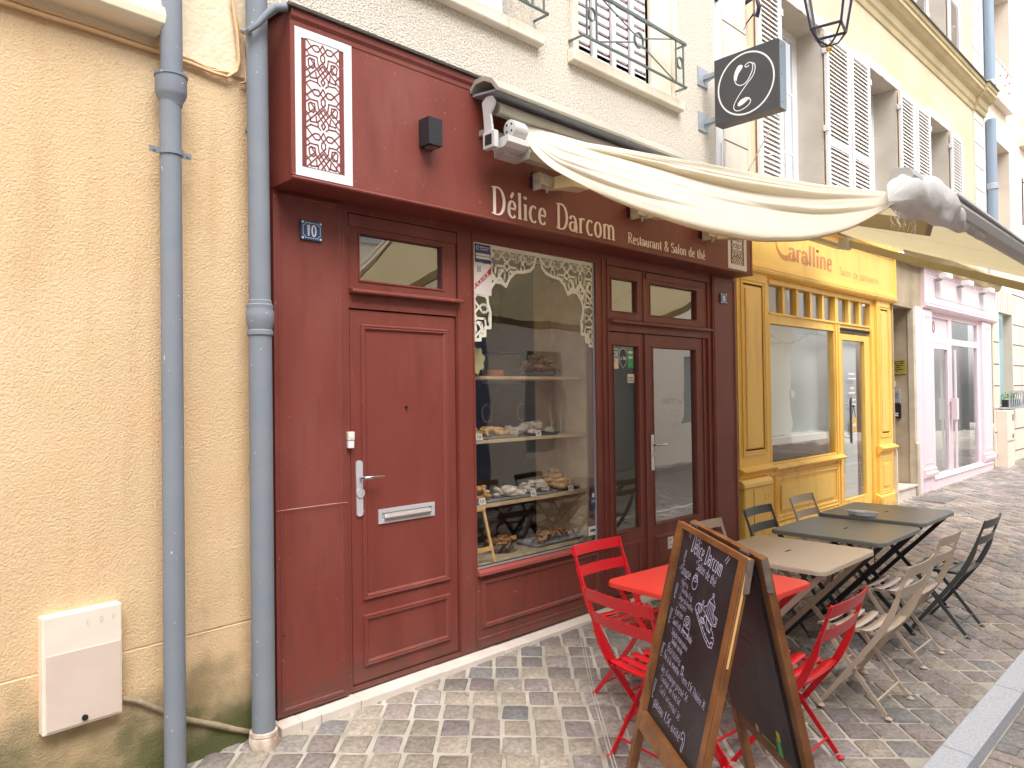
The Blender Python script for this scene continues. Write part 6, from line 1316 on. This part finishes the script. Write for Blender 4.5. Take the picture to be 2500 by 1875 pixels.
# ================================================================ BISTRO FURNITURE
def chair(m, ms, label, group):
    t = thing('folding_chair', label, 'chair', (0, 0, 0), group)
    hw = .205
    prof = [(.175, .012), (.10, .112), (.0, .247), (-.10, .385), (-.15, .46), (-.185, .53), (-.215, .60), (-.235, .665), (-.262, .74), (-.288, .815)]
    wd = [.020, .024, .027, .030, .033, .033, .029, .016, .014, .013]; th = [.008, .009, .009, .010, .012, .014, .014, .012, .011, .010]
    for s in (-1, 1):
        b = M(); b.bar([(s*hw, y, z) for y, z in prof], (1, 0, 0), wd, th)
        b.lathe([(.02, 0), (.021, .003), (.012, .008), (.004, .012)], (s*hw, .185, .0), 12)
        b.build('back_leg', m, t, local=True)
        b = M(); b.bar([(s*.178, .165, .435), (s*.178, .10, .33), (s*.178, -.15, .015)], (1, 0, 0), [.022, .024, .022], .009)
        b.lathe([(.019, 0), (.02, .003), (.011, .008), (.004, .014)], (s*.178, -.165, .0), 12); b.build('leg', m, t, local=True)
    for x, y, z, r in ((.178, -.105, .075, .006), (.205, .11, .10, .006), (.205, -.135, .425, .008), (.19, .165, .43, .007)):
        b = M(); b.tube([(-x, y, z), (x, y, z)], r, 8); b.build('stretcher', m, t, local=True, smooth=True)
    for s in (-1, 1):
        b = M(); b.box(s*.165-.004, s*.165+.004, -.15, .20, .418, .434); b.build('seat_rail', m, t, local=True)
        b = M(); b.lathe([(.009, -.006), (.011, 0), (.009, .006)], (s*.195, .015, .225), 10, 'x'); b.build('pivot', m, t, local=True, smooth=True)
    K = 16
    for k in range(5):
        y0 = -.155+k*.074; y1 = y0+.050; vs = []
        for i in range(K+1):
            u = -1+2*i/K; x = .20*u; sag = -.014*(1-u*u); z0 = .444+sag-.006*((k-2)/2)**2*0+(.006 if k in (0, 4) else 0); rnd_ = .008*(abs(u) > .95)
            drop = -.012 if k == 4 else 0; 
            vs += [(x, y0+rnd_, z0), (x, y1-rnd_, z0+(drop if k == 4 else 0))]
        b = M(); b.add(vs, [(2*i, 2*i+2, 2*i+3, 2*i+1) for i in range(K)]); o = b.build('seat_slat', ms, t, local=True, smooth=True); q = o.modifiers.new('s', 'SOLIDIFY'); q.thickness = .003
    b = M()
    for k in range(5):
        for s in (-1, 1): b.lathe([(.005, 0), (.004, .002), (.0001, .003)], (s*.165, -.126+k*.074, .438), 8)
    b.build('rivet', ms, t, local=True)
    for (zc, h, yb) in ((.785, .058, -.276), (.672, .056, -.237)):
        vs = []; b = M()
        for i in range(K+1):
            u = -1+2*i/K; x = .222*u; yy = yb-.022*(1-u*u)-.002
            vs += [(x, yy+.006, zc-h/2+(.004 if abs(u) > .97 else 0)), (x, yy-.010, zc+h/2-(.004 if abs(u) > .97 else 0))]
        b.add(vs, [(2*i, 2*i+2, 2*i+3, 2*i+1) for i in range(K)]); 
        o = b.build('back_rail', m, t, local=True); q = o.modifiers.new('s', 'SOLIDIFY'); q.thickness = .0035
        b = M()
        for s in (-1, 1):
            for dz in (-.015, .015): b.lathe([(.0001, -.003), (.004, -.002), (.005, 0)], (s*.197, yb+.008, zc+dz), 8, 'y'); 
        r = b.build('rivet', m, o, local=True)
    return t
def place(o, x, y, face, label=None, group=None):
    """face: heading in degrees, 90 = towards +Y"""
    o.location = (x, y, G(x, y)+.001); o.rotation_euler = (math.atan(.035)*.0, 0, radians(face-90))
    if label: o['label'] = label
    if group: o['group'] = group
GC = 'folding bistro chairs on the terrace'
cr = chair(CRED, CRED, 'red folding chair with its back to the maroon shop, beside the display window', GC)
cbe = chair(CBEI, CBEI, 'beige folding chair on the street side of the beige table', GC)
cpk = chair(CBEI, CPNK, 'beige folding chair', GC)
cdk = chair(CDRK, CDRK, 'dark grey folding chair on the street side, farthest right of all', GC)
place(cr, 3.43, -.995, -92)
place(copy_tree(cr), 2.915, -1.51, -9, 'red folding chair left of the chalkboard, its back towards the ochre wall', GC)
place(copy_tree(cr), 3.355, -1.915, 91, 'red folding chair right of the chalkboard, seen through past its frame', GC)
place(cbe, 4.275, -1.935, 91)
place(cpk, 5.145, -1.85, 90, 'beige folding chair between the near beige chair and the dark grey chair, street side', GC)
place(cdk, 5.92, -1.90, 90)
place(copy_tree(cbe), 4.41, -1.13, -91, 'beige folding chair directly behind the top of the chalkboard, by the maroon pilaster', GC)
place(copy_tree(cdk), 5.19, -1.12, -90, 'dark grey folding chair in front of the yellow utility cabinet', GC)
place(copy_tree(cpk), 5.94, -1.12, -90, 'beige folding chair against the yellow stall panel', GC)
def table(m, ml, label, group, S=.75):
    t = thing('folding_table', label, 'table', (0, 0, 0), group); h = S/2; r = .055
    P = []
    for (sx, sy, a0) in ((1, 1, 0), (-1, 1, 90), (-1, -1, 180), (1, -1, 270)):
        P += [(sx*(h-r)+r*cos(radians(a0+k*15)), sy*(h-r)+r*sin(radians(a0+k*15))) for k in range(7)]
    b = M(); n = len(P); sl = [(1, .708), (1.0, .728), (.994, .7335), (.985, .735)]
    vs = [(x*s, y*s, z) for s, z in sl for x, y in P]; hole = [(.075*cos(a), .010*sin(a), .7345) for a in [i*2*pi/16 for i in range(16)]]
    fs = [(j*n+i, j*n+(i+1) % n, (j+1)*n+(i+1) % n, (j+1)*n+i) for j in range(3) for i in range(n)]+[tuple(range(3*n, 4*n))]
    b.add(vs, fs); top = b.build('table_top', m, t, local=True)
    b = M(); b.add([(x*.98, y*.98, .712) for x, y in P], [tuple(range(n))[::-1]]); b.build('underside', ml, top, local=True)
    b = M(); q = [(.045*cos(a), .0075*sin(a), .7362) for a in [i*2*pi/16 for i in range(16)]]; b.add(q, [tuple(range(16))]); b.build('hand_slot', DRK, top, local=True)
    for s in (-1, 1):
        x = s*.315
        b = M(); b.bar([(x, .33, .70), (x, -.31, .012)], (1, 0, 0), .030, .008); b.lathe([(.02, 0), (.014, .01), (.004, .012)], (x, -.318, 0), 10); b.build('leg', ml, t, local=True)
        b = M(); b.bar([(x-s*.03, -.33, .70), (x-s*.03, .31, .012)], (1, 0, 0), .030, .008); b.lathe([(.02, 0), (.014, .01), (.004, .012)], (x-s*.03, .318, 0), 10); b.build('leg', ml, t, local=True)
    b = M(); b.tube([(-.315, -.24, .09), (.315, -.24, .09)], .007, 8); b.tube([(-.285, .24, .09), (.285, .24, .09)], .007, 8); b.tube([(-.315, .20, .56), (.315, .20, .56)], .006, 8); b.tube([(-.3, -.33, .70), (.3, -.33, .70)], .008, 8); b.tube([(-.3, .33, .70), (.3, .33, .70)], .008, 8)
    b.tube([(-.31, -.02, .36), (.31, .20, .56)], .005, 6); b.tube([(.29, -.26, .62), (.05, -.05, .40), (.29, .1, .5)], .004, 5); b.build('brace', ml, t, local=True)
    return t
GT = 'folding bistro tables on the terrace'
t1 = table(CREDL, CRED, 'coral red folding table half hidden behind the chalkboard', GT); place(t1, 3.395, -1.475, 86)
t2 = table(CBEI, CBEI, 'beige folding table between the red table and the grey tables', GT); place(t2, 4.315, -1.475, 90)
t3 = table(CGRY, BLK, 'grey folding table next to the beige one, under the left half of the ashtray', GT); place(t3, 5.228, -1.462, 90)
t4 = copy_tree(t3); place(t4, 6.01, -1.462, 90, 'farther grey folding table, at the right end of the row', GT)
t4.location.z += .012
# ashtray
a_ = thing('ashtray', 'scalloped white metal ashtray on the joint of the two grey tables', 'ashtray', (5.70, -1.40, .728))
def blob(s): return [((.055+.006*cos(4*t)+.0*t)*cos(t)*s*1.0, (.10+.012*cos(4*t))*sin(t)*s) for t in [i*2*pi/40 for i in range(40)]]
b = M(); n = 40; vs = []
zt_ = .74+G(5.70, -1.40)+.012
for s, z in ((.82, 0), (.9, .004), (1.0, .028), (1.06, .030), (1.06, .033), (.96, .032), (.84, .008), (.6, .006)): vs += [(5.70+x, -1.40+y, zt_+z) for x, y in blob(s)]
b.add(vs, [(j*n+i, j*n+(i+1) % n, (j+1)*n+(i+1) % n, (j+1)*n+i) for j in range(7) for i in range(n)]+[tuple(range(7*n, 8*n))]); b.build('dish', mat('white_lacquer', s2l((222, 222, 228)), .45), a_)

# ================================================================ CHALKBOARD
cbd = thing('menu_board', 'wooden A-frame chalkboard menu on the setts before the red table', 'menu board', (2.455, -2.06, -.07))
A0 = Vector((2.650, -1.801, 0)); dd = (Vector((2.262, -2.326, 0))-A0).normalized(); A = A0+dd*.058; Bv = A0+dd*.668; L_ = .61; nn = Vector((dd.y, -dd.x, 0)); # nn points to the left panel side
if nn.x > 0: nn = -nn
H0 = 1.207
def panel(side, foot, name, first):
    """side vector = horizontal direction the feet spread towards"""
    top = lambda s, t, o: None
    zt = lambda p: 0
    def PT(u, v, w):
        """u along the ridge from the far end, v down the panel (0 top, 1 foot), w out of the face"""
        base = A+dd*u; g = G(base.x, base.y); dn = Vector((side.x*foot, side.y*foot, -(H0))); ln_ = dn.length; e = dn/ln_
        out = Vector((side.x*H0, side.y*H0, foot)).normalized()
        return base+Vector((0, 0, g+H0))+side*.012+e*(v)+out*w
    Ln = math.hypot(foot, H0)
    return PT, Ln
def bx(b, PT, u0, u1, v0, v1, w0, w1):
    vs = [PT(u, v, w) for w in (w0, w1) for u, v in ((u0, v0), (u1, v0), (u1, v1), (u0, v1))]
    return b.add(vs, [(0, 3, 2, 1), (4, 5, 6, 7), (0, 1, 5, 4), (1, 2, 6, 5), (2, 3, 7, 6), (3, 0, 4, 7)])
for side, foot, nm in ((nn, .285, 'near'), (-nn, .262, 'far')):
    PT, Ln = panel(side, foot, nm, 0); fw_ = .048; W_ = L_
    for (u0, u1) in ((0, fw_), (W_-fw_, W_)):
        b = M(); bx(b, PT, u0, u1, 0, Ln-.02, .0, .026); bx(b, PT, u0+.006, u1-.006, .05, Ln-.02, .026, .030); b.build('stile', WOD, cbd, bevel=.003)
    b = M(); bx(b, PT, fw_, W_-fw_, .0, .022, .002, .022); b.build('top_rail', WOD, cbd, bevel=.002)
    b = M(); v0 = .752; bx(b, PT, fw_-.0, W_-fw_, v0, v0+.07, .004, .034); b.build('bottom_rail', WOD, cbd, bevel=.003)
    b = M(); bx(b, PT, fw_, W_-fw_, .022, v0, .004, .010); bd_ = b.build('blackboard', BRD, cbd)
    b = M(); bx(b, PT, fw_+.001, W_-fw_-.001, .03, v0-.004, -.012, .003); b.build('backing', BRD, cbd)
    if nm == 'near':
        # stuck-on pale sliver and end grain on the near stile
        b = M(); bx(b, PT, W_+.0005, W_+.003, .0, .36, .012, .019); b.build('worn_edge', WODL, cbd)
        Pc = lambda u, v, w: PT(u-.06, .014-v, .0106+w)
        b = M()
        T = [('Délice Darcom', .205, -.072, .066, .29, -.09), ('Salon de thé', .285, -.122, .038, .18, -.10), ('- Soupe', .132, -.172, .040, .12, -.02), ('- Harira', .166, -.206, .022, .085, -.05), ('- Chorba Frik', .178, -.230, .024, .13, -.12), ('- Soupe de lentilles', .175, -.262, .022, .155, -.08), ('- Aadess', .183, -.290, .022, .09, 0), ('- Entrées', .165, -.325, .028, .095, 0), ('- Sandwich avec salade', .160, -.362, .028, .215, -.07), ('- Salade marocaine', .170, -.400, .025, .18, -.07), ('- Salade variée', .185, -.428, .025, .13, -.09), ('- Boissons', .148, -.466, .032, .17, -.07), ('- Thé à la menthe = Verre 1,5€ Théière 7€', .138, -.503, .029, .43, -.06), ("- Jus d'orange pressé 5€", .142, -.553, .028, .29, -.03), ('- Cocktail de fruit 6€', .160, -.584, .026, .22, -.07), ('- Café oriental 3€', .162, -.622, .026, .24, -.09), ('gâteau 1,5€ unité', .152, -.692, .036, .28, -.03)]
        for (tx, u, v, sz, wd, an) in T: write(b, tx, (lambda u0, v0_: lambda a, c, w: Pc(u0+a, v0_+c, w))(u, v), sz, .04, .05, width=wd, slant=.12, jitter=.03, lift=.0003, angle=an)
        ex = [[(.165, -.0), (.17, -.028)], [(.178, -.0), (.184, -.030)], [(.52, -.016), (.50, -.038)], [(.532, -.02), (.512, -.044)], [(.165, -.08), (.160, -.108), (.166, -.125), (.175, -.122)], [(.175, -.08), (.171, -.108)], [(.15, -.145), (.152, -.160)], [(.28, -.092), (.283, -.104)]]
        for (u, v, h_) in ((.145, -.215, .06), (.140, -.315, .06), (.130, -.455, .055), (.128, -.60, .075)): ex += [[(u, v), (u-.004, v-h_*.7), (u+.002, v-h_), (u+.008, v-h_*.9)], [(u+.012, v), (u+.006, v-h_*.7)]]
        for s in ex: ribbon(b, s, .0011, Pc, .0005)
        def draw(strokes, fx, fy):
            for s in strokes: ribbon(b, [(fx(x), fy(y)) for x, y in s], .0011, Pc, .0007)
        draw([arc(.30, -.170, .024, .026, 0, 360), arc(.30, -.160, .018, .006, 0, 360), [(.29, -.15), (.294, -.135)], [(.30, -.15), (.305, -.133)], [(.31, -.15), (.315, -.137)],
              arc(.305, -.325, .028, .028, -20, 200)+[(.278, -.355), (.335, -.36), (.333, -.335)], [(.28, -.335), (.332, -.338)], arc(.305, -.318, .014, .012, 0, 360), arc(.308, -.322, .006, .007, 0, 360),
              arc(.345, -.470, .007, .003, 0, 360), [(.338, -.470), (.340, -.497), (.352, -.497), (.353, -.470)], [(.44, -.67), (.45, -.655), (.468, -.66), (.474, -.69), (.465, -.72), (.455, -.715), (.462, -.69), (.456, -.675), (.446, -.685), (.44, -.67)]], lambda x: x, lambda y: y)
        D = [arc(.47, -.255, .007, .010, 0, 360), [(.47, -.265), (.445, -.31), (.50, -.325), (.47, -.265)], [(.445, -.31), (.435, -.355), (.415, -.37), (.42, -.40), (.47, -.44), (.50, -.45), (.505, -.41), (.49, -.36), (.50, -.325)],
             [(.45, -.315), (.435, -.40)], [(.46, -.318), (.448, -.415)], [(.47, -.32), (.462, -.425)], [(.48, -.322), (.478, -.435)], [(.49, -.324), (.492, -.44)],
             [(.505, -.38), (.53, -.385), (.53, -.44), (.505, -.45)], [(.512, -.392), (.523, -.395), (.523, -.43), (.51, -.435)],
             [(.40, -.335), (.392, -.375), (.405, -.42)], [(.40, -.335), (.408, -.345), (.404, -.38), (.412, -.40)],
             [(.35, -.40), (.365, -.375), (.40, -.37)], [(.35, -.40), (.345, -.43), (.40, -.50), (.46, -.565), (.505, -.60), (.53, -.59), (.535, -.54), (.52, -.50), (.50, -.47)], [(.355, -.43), (.41, -.49), (.47, -.55), (.51, -.575), (.52, -.56)],
             [(.43, -.43), (.45, -.42), (.50, -.46), (.495, -.51), (.47, -.50), (.43, -.455), (.43, -.43)], [(.45, -.42), (.455, -.46), (.495, -.51)], [(.37, -.375), (.37, -.42), (.39, -.44), (.395, -.39), (.37, -.375)], [(.375, -.40), (.375, -.42)], [(.382, -.395), (.384, -.428)], [(.405, -.455), (.43, -.45), (.44, -.48), (.415, -.49), (.405, -.455)], arc(.423, -.468, .008, .010, 0, 360),
             [(.37, -.455), (.377, -.445)], [(.40, -.49), (.41, -.475)], [(.43, -.52), (.44, -.505)], [(.46, -.55), (.468, -.53)], [(.485, -.58), (.492, -.56)], [(.515, -.60), (.515, -.575)], [(.535, -.56), (.515, -.555)], [(.53, -.52), (.512, -.53)]]
        draw(D, lambda x: x, lambda y: -.162+(y+.245)*.49)
        b.build('chalk_writing', CHK, bd_)
    else:
        b = M(); rr = random.Random(8); Pc = lambda u, v, w: PT(u-.058, -v, -.0125-w)
        words = ['Menu du jour', 'Couscous', 'Tajine', 'Brick', 'Pastilla', 'Briouates', 'Msemen', 'Baghrir', 'Dessert', 'Formule', 'Jus frais', 'Cafe', 'Thé', 'Limonade', 'Eau']
        for k, wd_ in enumerate(words[:14]):
            write(b, wd_, (lambda k: lambda a, c, w: Pc(.30+.02*sin(k*2)+a, -.20-k*.034+c, w))(k), .024, .05, .06, width=.07+.012*len(wd_), slant=.2, jitter=.04, lift=.0003)
            write(b, ['10€', '12€', '6€', '5€'][k % 4].replace('9', '7'), (lambda k: lambda a, c, w: Pc(.535+a, -.26-k*.034+c, w))(k), .024, .05, .06, slant=.2, lift=.0003)
        b.build('chalk_writing', CHF, bd_)
        b = M(); bx(b, PT, .432, .462, .69, .748, -.0135, -.0125); b.build('green_chalk_drawing', CHG, bd_); b = M(); bx(b, PT, .445, .468, .655, .688, -.0135, -.0125)
        for k in range(6): bx(b, PT, .31+.018*k, .322+.018*k, .733, .738, -.0135, -.0125)
        b.build('yellow_chalk_drawing', CHY, bd_); b = M(); bx(b, PT, .265, .285, .716, .742, -.0135, -.0125); b.build('brown_chalk_drawing', WODL, bd_)
b = M()
for s, sd_ in ((1, nn), (-1, -nn)):
    for u in (0.0,):
        p = Bv+Vector((0, 0, G(Bv.x, Bv.y)+H0)); q = p+dd*.001+sd_*.012
        vs = [q+sd_*.0+Vector((0, 0, -.0)), q+sd_*.022+Vector((0, 0, -.0)), q+sd_*.042+Vector((0, 0, -.11)), q+sd_*.020+Vector((0, 0, -.11))]
        vs2 = [v+dd*.004 for v in vs]; b.add(vs+vs2, [(0, 1, 2, 3), (7, 6, 5, 4), (0, 4, 5, 1), (1, 5, 6, 2), (2, 6, 7, 3), (3, 7, 4, 0)])
b.build('hinge_block', WODG, cbd)
b = M()
for u in (.08, L_-.09): p = A+dd*u; b.tube([p+Vector((0, 0, G(p.x, p.y)+H0+.002))-dd*.03, p+Vector((0, 0, G(p.x, p.y)+H0+.002))+dd*.03], .006, 8)
b.build('hinge', ZNC, cbd)

# ================================================================ OTHER SIDE OF THE STREET (seen in the window reflections)
YO = -7.2
WALLO = mat('white_cream_render', s2l((244, 240, 230)), .9, var=.3, vscale=1)
def RY(mb):  # mirror helper: shapes drawn with faces towards +Y
    mb.v = [Vector((v.x, YO-(v.y), v.z)) for v in mb.v]; return mb
op = thing('building', 'cream building with slate-blue shop across the street, seen reflected in the display window', 'building', (3, YO, 0))
b = M(); ow = [(x, x+1.1, z, z+1.9) for x in (-2.5, .2, 3.0, 5.8, 8.4) for z in (4.3, 7.3)]; b.wall(-7, 9.9, 3.15, 8.6, 0, ow, .25); RY(b).build('wall', WALLO, op)
b = M(); b.wall(-7, 9.9, -.4, 3.15, -.02, [(1.2, 2.6, .3, 2.4), (3.2, 5.4, .8, 2.5), (6.2, 7.4, -.2, 2.4), (8.0, 9.2, .8, 2.4), (-3, -1, .8, 2.4)], .2); b.ring(1.0, 7.8, 2.55, 3.1, -.02, [(0, 0), (0, .06), (.05, .06), (.06, .02)]); b.box(-7, 9.9, -.16, -.02, 3.0, 3.2); RY(b).build('shopfront', BLUW, op)
b = M(); b.box(-7, 9.9, .18, .2, -.3, 2.6); RY(b).build('shop_window', mat('reflective_dark', s2l((70, 80, 96)), .15), op)
FP = mat('far_pane', s2l((150, 160, 166)), .2); FS = mat('pale_grey_shutter', s2l((196, 206, 212)), .6)
for (a, c, z0, z1) in ow:
    b = M(); b.box(a, c, .2, .22, z0, z1); RY(b).build('window', FP, op)
    for x0, x1 in ((a-.55, a-.02), (c+.02, c+.55)): b = M(); shutter(b, x0, x1, -.05, z0, z1); RY(b).build('shutter', FS, op)
op2 = thing('building', 'white building across the street, seen reflected in the yellow shop window', 'building', (15, YO, 0))
b = M(); ow = [(x, x+1.1, z, z+1.9) for x in (10.8, 13.6, 16.4, 19.2) for z in (4.1, 7.1)]+[(11.0, 12.2, .4, 2.6), (14, 15.2, -.3, 2.6), (17, 18.5, .8, 2.6)]; b.wall(9.9, 24, -.4, 8.4, 0, ow, .25); b.box(9.9, 24, -.15, 0, 3.2, 3.45); RY(b).build('wall', mat('white_render', s2l((246, 243, 236)), .9), op2)
for (a, c, z0, z1) in ow: b = M(); b.box(a, c, .2, .22, z0, z1); RY(b).build('window', FP, op2)
